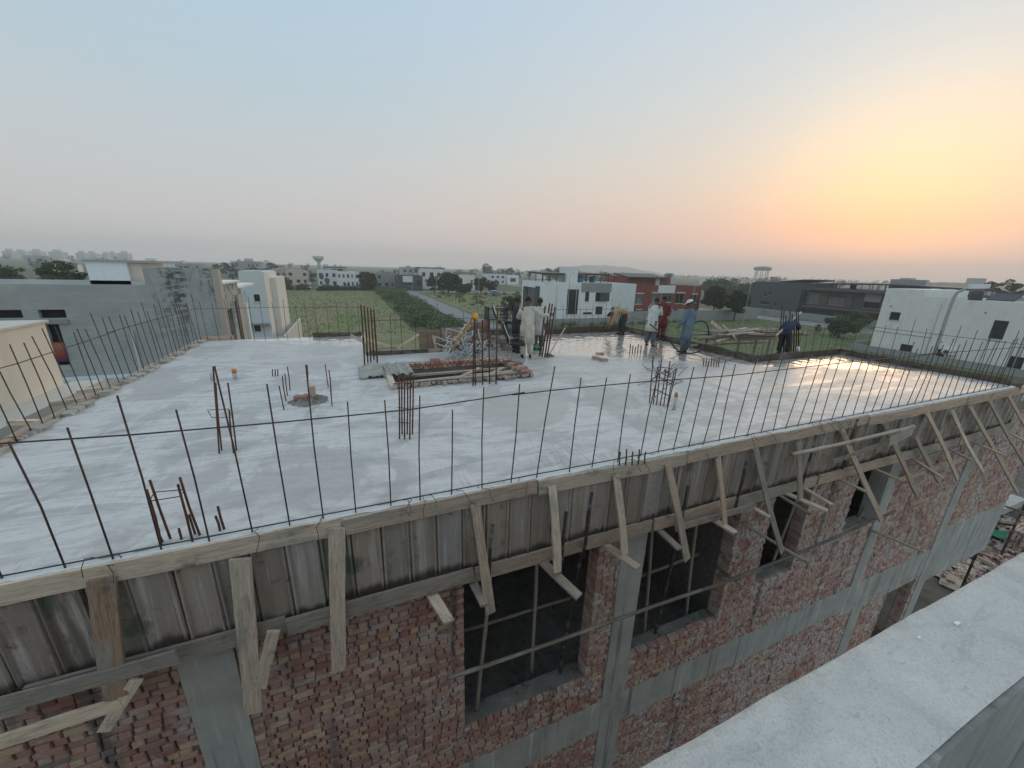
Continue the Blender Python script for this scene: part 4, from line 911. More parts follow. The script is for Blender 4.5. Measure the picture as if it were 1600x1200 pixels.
pole_obj('handle', ph + Vector((0, 0, .06)), Py(883, 512, ph.y + .6), .016, 'timber_pale', sh, 0.004)
b = MB(); b.loft([[(ph.x - .14, ph.y - .12, SLAB + .02), (ph.x + .12, ph.y - .12, SLAB + .02), (ph.x + .12, ph.y - .12, SLAB + .035), (ph.x - .14, ph.y - .12, SLAB + .035)], [(ph.x - .1, ph.y + .15, SLAB + .05), (ph.x + .1, ph.y + .15, SLAB + .05), (ph.x + .1, ph.y + .15, SLAB + .065), (ph.x - .1, ph.y + .15, SLAB + .065)]]); b.build('blade', 'frame_dark', sh)
b = MB(); q = Pz(838, 545, SLAB)
rings = [[(q.x + r_ * math.cos(t) * random.uniform(.8, 1.2), q.y + r_ * math.sin(t) * random.uniform(.8, 1.2), SLAB + h_) for t in np.linspace(0, 2 * PI, 11)[:-1]] for r_, h_ in ((.16, .0), (.2, .07), (.15, .15), (.06, .2))]
props(b.loft(rings).build('plastic_bag', 'plastic_green', None, True), 'crumpled green plastic bag on the slab behind the man in cream', 'bag')
# vibrator hose loop by the man in blue
hc = Vector((10.3, 9.4, SLAB)); pts = [hc + Vector((-1.5, .35, .9)), hc + Vector((-.9, .1, .45)), hc + Vector((-.6, -.1, .08)), hc + Vector((-.1, -.35, .05)), hc + Vector((.55, -.1, .25)), hc + Vector((.78, .05, .6)), hc + Vector((.6, .1, .95)), hc + Vector((.15, .05, .98)), hc + Vector((-.2, 0, .75)), hc + Vector((-.55, -.25, .3)), hc + Vector((-.9, -.45, .05))]
def smooth(pts, n=4):
    out = []
    for i in range(len(pts) - 1):
        p0, p1, p2, p3 = pts[max(i - 1, 0)], pts[i], pts[i + 1], pts[min(i + 2, len(pts) - 1)]
        for k in range(n):
            t = k / n; out.append(0.5 * ((2 * p1) + (p2 - p0) * t + (2 * p0 - 5 * p1 + 4 * p2 - p3) * t * t + (3 * p1 - p0 - 3 * p2 + p3) * t ** 3))
    return out + [pts[-1]]
props(MB().tube(smooth(pts), .022, 7).build('vibrator_hose', 'rubber', None, True), 'black concrete vibrator hose looped beside the man in blue', 'hose')
# ------------------------------------------------------------ timber scaffold stack beyond the slab, right
SC = empty('timber_scaffold', (12.5, 9.5, 8), 'scaffold of crossed poles and planks beyond the slab, right of the man in blue', 'scaffold')
for (a_, c_, zz, r_) in [((1085, 528), (1262, 522), 9.0, .05), ((1082, 522), (1240, 518), 9.02, .05), ((1090, 530), (1215, 528), 8.9, .045), ((1130, 508), (1150, 530), 9.1, .03), ((1100, 517), (1235, 516), 9.08, .04), ((1120, 533), (1180, 520), 8.95, .04), ((1150, 515), (1215, 519), 9.12, .04), ((1110, 520), (1190, 513), 9.1, .04), ((1140, 519), (1225, 515), 9.14, .05), ((1080, 540), (1200, 534), 8.62, .04)]:
    pole_obj('ledger', Pz(*a_, zz), Pz(*c_, zz), r_, random.choice(['bamboo', 'timber_pale', 'timber']), SC, .02)
for u in (1120, 1157, 1183, 1205, 1240):
    p = Pz(u, 524, 8.95); pole_obj('standard', (p.x, p.y, 5), (p.x, p.y, 9.05), .045, 'bamboo', SC, .02)
for i in range(14):
    u = random.uniform(1110, 1225); p = Pz(u, random.uniform(515, 524), 9.1); beam_obj('plank', p, p + Vector((random.uniform(.6, 1.3), random.uniform(-.5, .3), random.uniform(-.03, .06))), .13, .03, random.choice(['timber_pale', 'timber', 'timber_grey']), SC, (0, 1, 0))
a = [bar_px((1216 + 4 * i, 553 - i * .3), (1222 + 3.2 * i, 478 + (i * 7) % 22)) for i in range(9)]
cage('thick dark cluster of column bars on the scaffold beside the man in navy', [(p_, t_) for p_, t_ in a], [loopz([q[0] for q in a[::3]], SLAB + z_) for z_ in (.4, .8, 1.1)], .02, 'rebar')
o = beam_obj('leaning_pole', Pz(1212, 525, 9.2), Py(1252, 488, 8.9), .05, .05, 'timber_pale'); props(o, 'pale pole leaning through the dark bar cluster by the man in navy', 'pole')
o = beam_obj('raised_plank', Pz(1112, 503, 9.7), Pz(1128, 516, 9.25), .10, .03, 'timber_pale'); props(o, 'single pale plank sticking up from the timber scaffold', 'plank')
q = Pz(1247, 549, SLAB + .08); b = MB(); b.tube([q, q + Vector((.10, .1, .12))], [.06, .05], 10); props(b.build('paint_can', 'white_paint', None, True), 'small white container on the edge board near the navy man', 'container')
# board stacks along the left edge outside
for i, (lab, a_, c_) in enumerate((('pale pole jutting from the left slab edge above the cream balcony', (15, 660), (90, 660)), ('pale pole jutting from the left slab edge at mid length', (75, 632), (130, 625)), ('pale pole jutting from the left slab edge beside the grey house', (118, 613), (180, 605)))):
    p = Pz(*a_, SLAB - .05); q = Pz(*c_, SLAB - .05); props(beam_obj('jutting_pole', p, q, .08, .08, 'timber_pale'), lab, 'pole')
# ------------------------------------------------------------ bamboo ledger and props on the street side
props(pole_obj('bamboo_ledger', (0.75, 3.60, 6.0), (6.5, 3.56, 5.86), .027, 'bamboo_mid', None, .02), 'long bamboo ledger tied across the two big window openings', 'pole')
props(pole_obj('bamboo_ledger', (5.2, 3.57, 5.88), (10.9, 3.60, 6.05), .027, 'bamboo_mid', None, .02), 'long bamboo ledger across the two small window openings', 'pole')
props(pole_obj('bamboo_ledger', Py(1240, 710, 3.4), Py(1428, 667, 3.45), .033, 'bamboo', None, .01), 'pale bamboo pole lashed high across the formwork on the right', 'pole')
props(beam_obj('lashed_board', Py(1388, 690, 3.42), Py(1425, 672, 3.42), .22, .03, 'timber_grey', None, (0, 0, 1)), 'short grey board lashed to the end of the high bamboo pole', 'board')
for lab, a_, c_, y0, y1 in (('short bamboo pole sticking out below the formwork at the first small window', (1160, 817), (1262, 879), 3.9, 3.2), ('short bamboo pole sticking out at the second small window', (1360, 828), (1442, 862), 3.9, 3.3), ('stub of bamboo poking out beside the second big opening', (1135, 898), (1160, 915), 3.8, 3.45), ('thin bamboo stick below the second small window', (1205, 765), (1265, 803), 3.85, 3.4)):
    props(pole_obj('bamboo_putlog', Py(*a_, y0), Py(*c_, y1), .03, 'bamboo'), lab, 'pole')
PR = [((757, 985), (745, 1110), 4.12, 'left prop under the formwork in the first big opening'), ((838, 880), (830, 1075), 4.45, 'rear prop standing inside the first big opening'), ((905, 880), (868, 1090), 4.15, 'dark prop at the right of the first big opening'), ((1018, 830), (1005, 1010), 4.3, 'pale prop at the left of the second big opening'), ((1055, 850), (1015, 1030), 4.15, 'dark leaning prop in the second big opening'), ((1088, 820), (1070, 980), 4.35, 'middle prop inside the second big opening'), ((1138, 865), (1105, 990), 4.12, 'pale prop at the right of the second big opening'), ((1240, 790), (1200, 900), 4.15, 'prop inside the first small window opening'), ((1262, 800), (1240, 890), 4.1, 'thin prop at the right edge of the first small window opening'), ((1372, 765), (1325, 835), 4.15, 'slanting prop inside the second small window opening')]
for t, m, y, lab in PR:
    p = Py(*m, y); q = Py(*t, y); d = (q - p).normalized(); q = p + d * ((7.35 - p.z) / max(.2, d.z)); props(pole_obj('prop_pole', p, q, .03, 'bamboo' if 'dark' not in lab else 'bamboo_dark', None, .01), lab, 'pole')
for a_, c_, y, lab in (((715, 988), (925, 925), 4.5, 'inner bamboo rail deep in the first big opening'), ((985, 905), (1090, 866), 4.38, 'inner bamboo rail deep in the second big opening')):
    props(pole_obj('inner_rail', Py(*a_, y), Py(*c_, y), .028, 'bamboo'), lab, 'pole')
for t, lab in (((885, 800), 'thin pipe standing against the formwork sheets above the first big opening'), ((770, 820), 'thin pipe against the formwork near the fourth batten'), ((925, 770), 'thin pipe against the formwork above the brick pier'), ((1075, 760), 'thin pipe against the formwork above the second big opening'), ((1167, 720), 'thin pipe against the formwork left of the first small window'), ((1340, 655), 'thin pipe poking above the formwork near the lashed pole'), ((1275, 680), 'dark thin pipe beside the lashed pole')):
    p = Py(*t, 3.66); q = p + Vector((-.05, -.02, -1.0)); props(pole_obj('thin_pipe', q, p, .022, 'bamboo_dark'), lab, 'pipe')
# ------------------------------------------------------------ near parapet of the roof the photograph was taken from
NP = empty('own_roof', (2, -4, 0), 'pale plastered parapet and roof in the near right corner', 'building')
PZ = 9.9
def parapet():
    xs = np.arange(-3.4, 8, 0.05); ys = [0.185, 0.23, 0.29, 0.35, 0.40, 0.435]
    b = MB(); n = len(ys)
    for x in xs:
        e = 0.0035 * mnoise.noise((x * 2.1, 0, 0)) + 0.0025 * mnoise.noise((x * 13, 3, 0)) + 0.002 * mnoise.noise((x * 31, 5, 0)); e2 = 0.002 * mnoise.noise((x * 3, 8, 0))
        row = []
        for k, y in enumerate(ys): row.append((x, y + e * (k / 5) + e2 * (1 - k / 5) + (0.012 if k == 0 else 0), PZ + 0.003 * mnoise.noise((x * 5, y * 9, 2)) - (0.006 if k in (0, 5) else 0)))
        row += [(x, ys[-1] + e + 0.006, PZ - 0.03), (x, ys[-1] + 0.01, 8.5)]
        b.v.extend(row)
    m = n + 2
    for i in range(len(xs) - 1):
        for k in range(m - 1):
            a_ = i * m + k; b.f.append((a_, a_ + m, a_ + m + 1, a_ + 1))
    return b
parapet().build('parapet', 'parapet', NP, True)
MB().box((-3.4, 0.183, 8.691), (7.95, 0.30, PZ - 0.008)).build('inner_face', 'concrete_dark', NP)  # darker cement colour stands in for the shade on this face
MB().box((-3.4, -1.8, 8.45), (7.9, 0.43, 8.69)).build('terrace_floor', 'pale_plaster', NP)  # unseen terrace and set-back wall, shaped to let skylight onto the facade
MB().box((-3.4, -9, 0), (7.9, -1.8, 8.69)).build('wall', 'white_wall', NP)
for lab, u, v, s_ in (('small white paint chip on the parapet', 1495, 976, .012), ('tiny pale flake on the parapet', 1435, 998, .007)):
    p = Pz(u, v, PZ); b = MB(); b.box((p.x - s_, p.y - s_ * .4, PZ + .004), (p.x + s_, p.y + s_ * .4, PZ + .008), .002); props(b.build('paint_flake', 'white_paint'), lab, 'flake')

b = MB()
for i in range(150):
    x = random.uniform(.7, 3.9); y = 8.03 + random.gauss(0, .035); s_ = random.uniform(.006, .022); b.box((x - s_ * 2, y - s_, SLAB + .06 * random.random()), (x + s_ * 2, y + s_ * .6, SLAB + .075 + s_ * 1.2), s_ * .5)
o = b.build('concrete_crust', 'timber_grey', PT); o['kind'] = 'stuff'
# ------------------------------------------------------------ people
def ring(c, d, rx, ry, n=14, xax=None, fold=0.0, ph=0.0):
    d = Vector(d).normalized(); x = Vector(xax if xax is not None else (1, 0, 0)); x = (x - d * x.dot(d)).normalized(); y = d.cross(x)
    return [Vector(c) + x * (math.cos(2 * PI * k / n) * rx * (1 + fold * math.sin(5 * 2 * PI * k / n + ph))) + y * (math.sin(2 * PI * k / n) * ry * (1 + fold * math.sin(4 * 2 * PI * k / n + ph))) for k in range(n)]
def person(label, loc, rz, H, J, tunic, trousers, hem=0.52, hair='hair', cap=None, sleeve=1.0, shoes='sandal', arms_bare=False, drape=None):
    s = H / 1.72
    D = dict(pelvis=(0, 0, .93), waist=(0, 0, 1.08), chest=(0, 0, 1.27), neck=(0, 0.005, 1.45), jaw=(0, .03, 1.53), head=(0, .025, 1.61), crown=(0, .02, 1.69), nose=(0, .13, 1.585),
             shL=(-.17, 0, 1.39), elL=(-.23, -.02, 1.11), wrL=(-.23, .08, .87), shR=(.17, 0, 1.39), elR=(.23, -.02, 1.11), wrR=(.23, .08, .87),
             hiL=(-.09, 0, .90), knL=(-.10, .03, .49), anL=(-.11, 0, .08), toL=(-.12, .16, .035), hiR=(.09, 0, .90), knR=(.10, .03, .49), anR=(.11, 0, .08), toR=(.12, .16, .035))
    D.update(J); D = {k: Vector(v) * s for k, v in D.items()}
    rt = empty('person', loc, label, 'person', rz=rz)
    M = Matrix.Translation(Vector(loc)) @ Matrix.Rotation(rz, 4, 'Z')
    def T(b): b.v = [tuple(M @ Vector(v)) for v in b.v]; return b
    R = dict(pelvis=.12, waist=.11, chest=.125, neck=.052, jaw=.07, head=.092, crown=.06, nose=.014, shL=.062, elL=.045, wrL=.03, shR=.062, elR=.045, wrR=.03, hiL=.085, knL=.06, anL=.04, toL=.035, hiR=.085, knR=.06, anR=.04, toR=.035)
    E_ = [('pelvis', 'waist'), ('waist', 'chest'), ('chest', 'neck'), ('neck', 'jaw'), ('jaw', 'head'), ('head', 'crown'), ('chest', 'shL'), ('shL', 'elL'), ('elL', 'wrL'), ('chest', 'shR'), ('shR', 'elR'), ('elR', 'wrR'), ('pelvis', 'hiL'), ('hiL', 'knL'), ('knL', 'anL'), ('anL', 'toL'), ('pelvis', 'hiR'), ('hiR', 'knR'), ('knR', 'anR'), ('anR', 'toR')]
    names = [k for k in D if k != 'nose']; idx = {k: i for i, k in enumerate(names)}
    me = bpy.data.meshes.new('body'); me.from_pydata([M @ D[k] for k in names], [(idx[a], idx[b]) for a, b in E_], [])
    o = link('body', me, rt, 'skin'); o.modifiers.new('skin', 'SKIN')
    if not me.skin_vertices: me.skin_vertices.new()
    sv = me.skin_vertices[0].data
    for k in names:
        sv[idx[k]].radius = (R[k] * s * .92, R[k] * s * .92); sv[idx[k]].use_root = (k == 'pelvis')
    sm = o.modifiers.new('sub', 'SUBSURF'); sm.levels = 2; sm.render_levels = 2; o.modifiers['skin'].use_smooth_shade = True
    # nose, ears, eyes
    fw = (D['nose'] - D['head']); fw.normalize(); up = (D['crown'] - D['jaw']).normalized(); sd = fw.cross(up)
    hd = D['head']; b = MB(); b.ell(hd + fw * .098 * s - up * .012 * s, (.013 * s, .016 * s, .02 * s), 6, 4)
    for q in (-1, 1): b.ell(hd + sd * q * .088 * s - up * .01 * s, (.014 * s, .02 * s, .028 * s), 6, 4)
    T(b).build('nose_and_ears', 'skin', rt, True)
    b = MB()
    for q in (-1, 1): b.ell(hd + fw * .086 * s + sd * q * .032 * s + up * .012 * s, (.010 * s, .010 * s, .007 * s), 6, 4)
    T(b).build('eyes', 'hair', rt, True)
    rotm = Matrix((sd, fw, up)).transposed()
    b = MB(); b.ell(hd + up * .022 * s - fw * .016 * s, (.098 * s, .105 * s, .105 * s), 12, 6, -0.25, rotm); T(b).build('hair', hair, rt, True)
    if cap:
        b = MB(); b.ell(hd + up * .045 * s, (.104 * s, .115 * s, .095 * s), 12, 5, -0.05, rotm)
        c0 = hd + up * .045 * s + fw * .09 * s; b.loft([[c0 - sd * .08 * s - up * .004, c0 + sd * .08 * s - up * .004, c0 + sd * .08 * s + up * .006, c0 - sd * .08 * s + up * .006], [c0 + fw * .10 * s - sd * .05 * s - up * .02, c0 + fw * .10 * s + sd * .05 * s - up * .02, c0 + fw * .10 * s + sd * .05 * s - up * .012, c0 + fw * .10 * s - sd * .05 * s - up * .012]])
        T(b).build('cap', cap, rt, True)
    # hands with five fingers
    for S_ in ('L', 'R'):
        w = D['wr' + S_]; d = (w - D['el' + S_]).normalized(); x = d.orthogonal().normalized(); y = d.cross(x); b = MB()
        b.loft([ring(w, d, .026 * s, .020 * s, 8, x), ring(w + d * .05 * s, d, .040 * s, .018 * s, 8, x), ring(w + d * .09 * s, d, .040 * s, .015 * s, 8, x)])
        for k, L in enumerate((.062, .075, .07, .055)):
            p = w + d * .088 * s + x * (k - 1.5) * .021 * s; b.tube([p, p + d * L * .55 * s + y * .006 * s, p + d * L * .9 * s + y * .028 * s], [.0095 * s, .009 * s, .007 * s], 5)
        p = w + d * .035 * s + x * .034 * s; b.tube([p, p + d * .03 * s + x * .025 * s, p + d * .06 * s + x * .03 * s + y * .012 * s], [.011 * s, .010 * s, .008 * s], 5)
        T(b).build('hand', 'skin', rt, True)
    # trousers
    b = MB()
    for S_ in ('L', 'R'):
        h, k, a = D['hi' + S_], D['kn' + S_], D['an' + S_]; pts = [h + Vector((0, 0, .03)), h.lerp(k, .5), k, k.lerp(a, .5), a + (k - a) * .08]
        rad = [.115, .115, .095, .088, .07]
        b.loft([ring(p, (pts[min(i + 1, 4)] - pts[max(i - 1, 0)]), rad[i] * s, rad[i] * s, 10, (1, 0, 0), .05, i) for i, p in enumerate(pts)])
    T(b).build('trousers', trousers, rt, True)
    # tunic: torso, skirt and sleeves
    pe, wa, ch, ne = D['pelvis'], D['waist'], D['chest'], D['neck']
    sx = (D['shR'] - D['shL']).normalized(); kn = (D['knL'] + D['knR']) / 2
    low = Vector((pe.x, pe.y, 0)) if drape is None else Vector(drape) * s
    hemc = pe.lerp(kn, (0.93 - hem) / (0.93 - .49)) if drape is None else low
    rows = [(ne + (ne - ch) * .02, .065, .06), (ne.lerp(ch, .32), .165, .085), (ch, .195, .125), (wa, .178, .125), (pe, .195, .145), (pe.lerp(hemc, .5), .205, .155), (hemc, .225, .17)]
    b = MB(); rings = []
    for i, (c, rx, ry) in enumerate(rows):
        pa = rows[max(i - 1, 0)][0]; pb = rows[min(i + 1, len(rows) - 1)][0]; rings.append(ring(c, pa - pb, rx * s, ry * s, 22, sx, 0.0 if i < 3 else .012 * i, i * .4))
    b.loft(rings)
    for S_ in ('L', 'R'):
        sh, el, wr = D['sh' + S_], D['el' + S_], D['wr' + S_]
        pts = [sh + (ch - sh) * .25, sh, sh.lerp(el, .5), el, el.lerp(wr, .5), el.lerp(wr, .92)]; rad = [.08, .082, .072, .064, .058, .052]
        if sleeve < 1: pts = pts[:4]; rad = rad[:4]
        b.loft([ring(p, pts[min(i + 1, len(pts) - 1)] - pts[max(i - 1, 0)], rad[i] * s, rad[i] * s, 10, None if abs((pts[-1] - pts[0]).normalized().x) < .8 else (0, 1, 0), .06, i) for i, p in enumerate(pts)])
    T(b).build('tunic', tunic, rt, True)
    b = MB()
    for S_ in ('L', 'R'):
        a, t = D['an' + S_], D['to' + S_]; d = (t - a); d.z = 0; d = d.normalized() if d.length > 1e-4 else Vector((0, 1, 0)); base = Vector((a.x, a.y, t.z - .03 * s))
        b.loft([ring(base - d * .06 * s + Vector((0, 0, .03)), d, .03 * s, .03 * s, 8, (0, 0, 1)), ring(base + d * .03 * s + Vector((0, 0, .045 * s)), d, .05 * s, .04 * s, 8, (0, 0, 1)), ring(base + d * .15 * s + Vector((0, 0, .03 * s)), d, .03 * s, .045 * s, 8, (0, 0, 1)), ring(base + d * .21 * s + Vector((0, 0, .02 * s)), d, .015 * s, .03 * s, 8, (0, 0, 1))])
    T(b).build('shoes', shoes, rt, True)
    return rt
R_ = math.radians
p = Pz(822, 559, SLAB)
person('man in a long cream tunic seen from behind, holding the leaning bars', (p.x, p.y, SLAB), R_(-22), 1.74, dict(elR=(.40, .10, 1.20), wrR=(.62, .22, 1.22), elL=(-.26, .06, 1.14), wrL=(-.22, .24, 1.10), anL=(-.10, -.03, .08), toL=(-.13, .12, .035), knR=(.10, .04, .49)), 'cloth_cream', 'cloth_cream', .42)
p = Pz(806, 551, SLAB)
person('young man in a dark shirt standing sideways behind the chairs', (p.x, p.y, SLAB), R_(-78), 1.66, dict(elL=(-.2, .08, 1.14), wrL=(-.14, .28, 1.05), elR=(.2, .02, 1.12), wrR=(.19, .14, .9)), 'cloth_dark', 'cloth_dark', .68)
p = Pz(836, 546, SLAB)
person('man in white mostly hidden behind the man in the cream tunic', (p.x + .1, p.y, SLAB), R_(150), 1.62, dict(), 'cloth_white', 'cloth_greyblue', .5)
p = Pz(969, 523, SLAB)
person('man bending far down over the wet concrete with a tan cloth on his back', (p.x, p.y, SLAB), R_(72), 1.68, dict(pelvis=(0, -.12, .90), waist=(0, .03, .99), chest=(0, .23, .99), neck=(0, .40, .92), jaw=(0, .47, .86), head=(0, .53, .84), crown=(0, .60, .80), nose=(0, .56, .74), shL=(-.18, .32, .95), shR=(.18, .32, .95), elL=(-.20, .42, .66), wrL=(-.17, .50, .40), elR=(.2, .40, .64), wrR=(.18, .52, .36), hiL=(-.09, -.12, .86), hiR=(.09, -.12, .86), knL=(-.12, -.02, .46), knR=(.12, -.02, .46), anL=(-.12, -.08, .08), anR=(.12, -.05, .08), toL=(-.13, .08, .035), toR=(.13, .1, .035)), 'cloth_tan', 'cloth_dark', .7, drape=(0, -.16, .66))
p = Pz(1014, 541, SLAB)
person('man in a loose white tunic leaning forward in the wet concrete', (p.x, p.y, SLAB), R_(-62), 1.68, dict(waist=(0, .02, 1.08), chest=(0, .09, 1.26), neck=(0, .16, 1.43), jaw=(0, .20, 1.50), head=(0, .21, 1.58), crown=(0, .21, 1.66), nose=(0, .31, 1.55), shL=(-.17, .12, 1.38), shR=(.17, .12, 1.38), elL=(-.2, .22, 1.13), wrL=(-.12, .40, .95), elR=(.22, .2, 1.12), wrR=(.15, .38, .90)), 'cloth_white', 'cloth_greyblue', .56, sleeve=.5)
p = Pz(1030, 531, SLAB)
person('man in a dark red tunic and trousers behind the man in white', (p.x, p.y, SLAB), R_(150), 1.66, dict(elL=(-.25, .04, 1.12), wrL=(-.15, .2, .98), elR=(.24, .04, 1.12), wrR=(.14, .2, .96)), 'cloth_red', 'cloth_red', .55)
p = Pz(1069, 552, SLAB)
person('man in a long blue tunic and white cap with his back turned', (p.x, p.y, SLAB), R_(10), 1.70, dict(head=(-.02, .06, 1.60), crown=(-.03, .06, 1.68), nose=(-.08, .16, 1.55), elL=(-.24, .02, 1.12), wrL=(-.26, .16, .90), elR=(.25, .0, 1.12), wrR=(.2, .2, 1.0), anL=(-.12, 0, .08), anR=(.12, .06, .08), toR=(.13, .22, .035)), 'cloth_blue', 'cloth_greyblue', .46, cap='cap_white')
p = Pz(1223, 553, SLAB); p.y = max(p.y, 8.25)
person('man in a navy shirt bending over the bar cluster on the scaffold', (p.x, p.y, SLAB), R_(-80), 1.56, dict(pelvis=(0, -.26, .92), waist=(0, -.12, 1.04), chest=(0, .10, 1.10), neck=(0, .27, 1.10), jaw=(0, .33, 1.08), head=(0, .39, 1.09), crown=(0, .46, 1.13), nose=(0, .46, 1.00), shL=(-.18, .16, 1.10), shR=(.18, .16, 1.10), elL=(-.22, .28, .98), wrL=(-.12, .46, .92), elR=(.22, .28, .98), wrR=(.12, .46, .92), hiL=(-.09, -.22, .88), hiR=(.09, -.22, .88), knL=(-.12, -.02, .48), knR=(.12, -.02, .48), anL=(-.12, -.1, .08), anR=(.12, -.05, .08)), 'cloth_navy', 'cloth_dark', .82)
beam_obj('standing_plank', (p.x - .9, p.y, SLAB - .045), (p.x + .9, p.y - .1, SLAB - .045), .45, .04, 'timber_grey', SC, (0, 1, 0))
# ------------------------------------------------------------ houses
def cut_wall(b, fn, a0, a1, z0, z1, holes, d0, d1):
    """a wall sheet of thickness d0..d1 with rectangular holes; fn(a, d, z) -> point"""
    As = sorted({a0, a1, *[h[0] for h in holes], *[h[1] for h in holes]}); Zs = sorted({z0, z1, *[h[2] for h in holes], *[h[3] for h in holes]})
    As = [a for a in As if a0 <= a <= a1]; Zs = [z for z in Zs if z0 <= z <= z1]
    for i in range(len(As) - 1):
        for j in range(len(Zs) - 1):
            ca, cz = (As[i] + As[i + 1]) / 2, (Zs[j] + Zs[j + 1]) / 2
            if any(h[0] < ca < h[1] and h[2] < cz < h[3] for h in holes): continue
            vs = [fn(As[i], d0, Zs[j]), fn(As[i + 1], d0, Zs[j]), fn(As[i + 1], d0, Zs[j + 1]), fn(As[i], d0, Zs[j + 1])]; b.add(vs, [(0, 1, 2, 3)])
    for h in holes:
        for (p, q) in (((h[0], h[2]), (h[1], h[2])), ((h[1], h[2]), (h[1], h[3])), ((h[1], h[3]), (h[0], h[3])), ((h[0], h[3]), (h[0], h[2]))):
            b.add([fn(p[0], d0, p[1]), fn(q[0], d0, q[1]), fn(q[0], d1, q[1]), fn(p[0], d1, p[1])], [(0, 1, 2, 3)])
    for (p, q) in (((a0, z0), (a1, z0)), ((a1, z0), (a1, z1)), ((a1, z1), (a0, z1)), ((a0, z1), (a0, z0))):
        b.add([fn(p[0], d0, p[1]), fn(q[0], d0, q[1]), fn(q[0], d1, q[1]), fn(p[0], d1, p[1])], [(0, 1, 2, 3)])
class House:
    """box house x0..x1, y0..y1, 0..h; faces: 'S' (towards -Y), 'W' (towards -X), 'E' (towards +X)"""
    def __init__(s, name, label, x0, x1, y0, y1, h, mat, par=0.5, group=None, cat='house', roofmat='roofing', z0=0.0, rot=0.0):
        s.x0, s.x1, s.y0, s.y1, s.h, s.mat, s.z0 = x0, x1, y0, y1, h, mat, z0
        s.rt = empty(name, ((x0 + x1) / 2, (y0 + y1) / 2, z0), label, cat, group); s.holes = {'S': [], 'W': [], 'E': []}; s.wins = []; s.par = par; s.roofmat = roofmat
    def fn(s, f):
        if f == 'S': return lambda a, d, z: (a, s.y0 + d, z)
        if f == 'W': return lambda a, d, z: (s.x0 + d, a, z)
        return lambda a, d, z: (s.x1 - d, a, z)
    def rect(s, f, a0, a1, z0, z1, pane='glass', frame='frame_dark', mull=1, depth=0.14, name='window'):
        s.holes[f].append((min(a0, a1), max(a0, a1), min(z0, z1), max(z0, z1))); s.wins.append((f, s.holes[f][-1], pane, frame, mull, depth, name)); return s
    def px(s, f, u0, v0, u1, v1, **k):
        if f == 'S': p, q = Py(u0, v0, s.y0), Py(u1, v1, s.y0); a0, a1 = p.x, q.x
        else:
            X = s.x0 if f == 'W' else s.x1; p, q = Px(u0, v0, X), Px(u1, v1, X); a0, a1 = p.y, q.y
        return s.rect(f, a0, a1, p.z, q.z, **k)
    def done(s, faces='S'):
        T = 0.2; b = MB(); x0, x1, y0, y1, h = s.x0, s.x1, s.y0, s.y1, s.h
        ix0 = x0 + (T if 'W' in faces else 0); ix1 = x1 - (T if 'E' in faces else 0); iy0 = y0 + (T if 'S' in faces else 0)
        b.box((ix0, iy0, s.z0), (ix1, y1, h - s.par))
        # plain parapet on the faces that have no openings of their own
        for f in 'SWE':
            if f in faces:
                rng_ = (x0, x1) if f == 'S' else ((y0 + (T if 'S' in faces else 0)), y1)
                hs = [q for q in s.holes[f] if q[1] > rng_[0] and q[0] < rng_[1] and q[3] < h]
                cut_wall(b, s.fn(f), rng_[0], rng_[1], s.z0, h, hs, 0.0, T)
                fnc = s.fn(f); b.add([fnc(rng_[0], T + .004, h - s.par), fnc(rng_[1], T + .004, h - s.par), fnc(rng_[1], T + .004, h - .001), fnc(rng_[0], T + .004, h - .001)], [(0, 1, 2, 3)])
            else:
                if f == 'S': b.box((x0, y0, h - s.par), (x1, y0 + T, h))
                if f == 'W': b.box((x0, y0 + T, h - s.par), (x0 + T, y1 - T, h))
                if f == 'E': b.box((x1 - T, y0 + T, h - s.par), (x1, y1 - T, h))
        b.box((x0 + .01, y1 - T, h - s.par - .02), (x1 - .01, y1 + .005, h - .005))
        b.build('wall', s.mat, s.rt)
        MB().box((ix0 + .02, iy0 + .02, h - s.par), (ix1 - .02, y1 - T - .02, h - s.par + .03)).build('roof', s.roofmat, s.rt)
        for f, (a0, a1, z0, z1), pane, frame, mull, dep, nm in s.wins:
            fn = s.fn(f); w = 0.05; fb = MB()
            def bx(b, A0, A1, Z0, Z1, D0, D1):
                p, q = fn(A0, D0, Z0), fn(A1, D1, Z1); b.box(p, q)
            if frame:
                bx(fb, a0 + .002, a1 - .002, z0 + .002, z0 + w, dep - .03, dep); bx(fb, a0 + .002, a1 - .002, z1 - w, z1 - .002, dep - .03, dep); bx(fb, a0 + .002, a0 + w, z0 + w, z1 - w, dep - .03, dep); bx(fb, a1 - w, a1 - .002, z0 + w, z1 - w, dep - .03, dep)
                for k in range(mull):
                    c = a0 + (a1 - a0) * (k + 1) / (mull + 1); bx(fb, c - .025, c + .025, z0 + w, z1 - w, dep - .03, dep)
                wo_ = fb.build(nm, frame, s.rt)
                sb = MB(); bx(sb, a0 - .1, a1 + .1, z0 - .12, z0 - .003, -.09, -.004); sb.build('sill', 'cream_trim' if s.mat != 'dark_wall' else 'grey_wall', wo_)
            else: wo_ = s.rt
            pb = MB(); bx(pb, a0 + .002, a1 - .002, z0 + .002, z1 - .002, dep + .005, dep + .03); pb.build('pane', pane, wo_)
        return s
    def part(s, name, mat, fbuild):
        b = MB(); fbuild(b); return b.build(name, mat, s.rt)
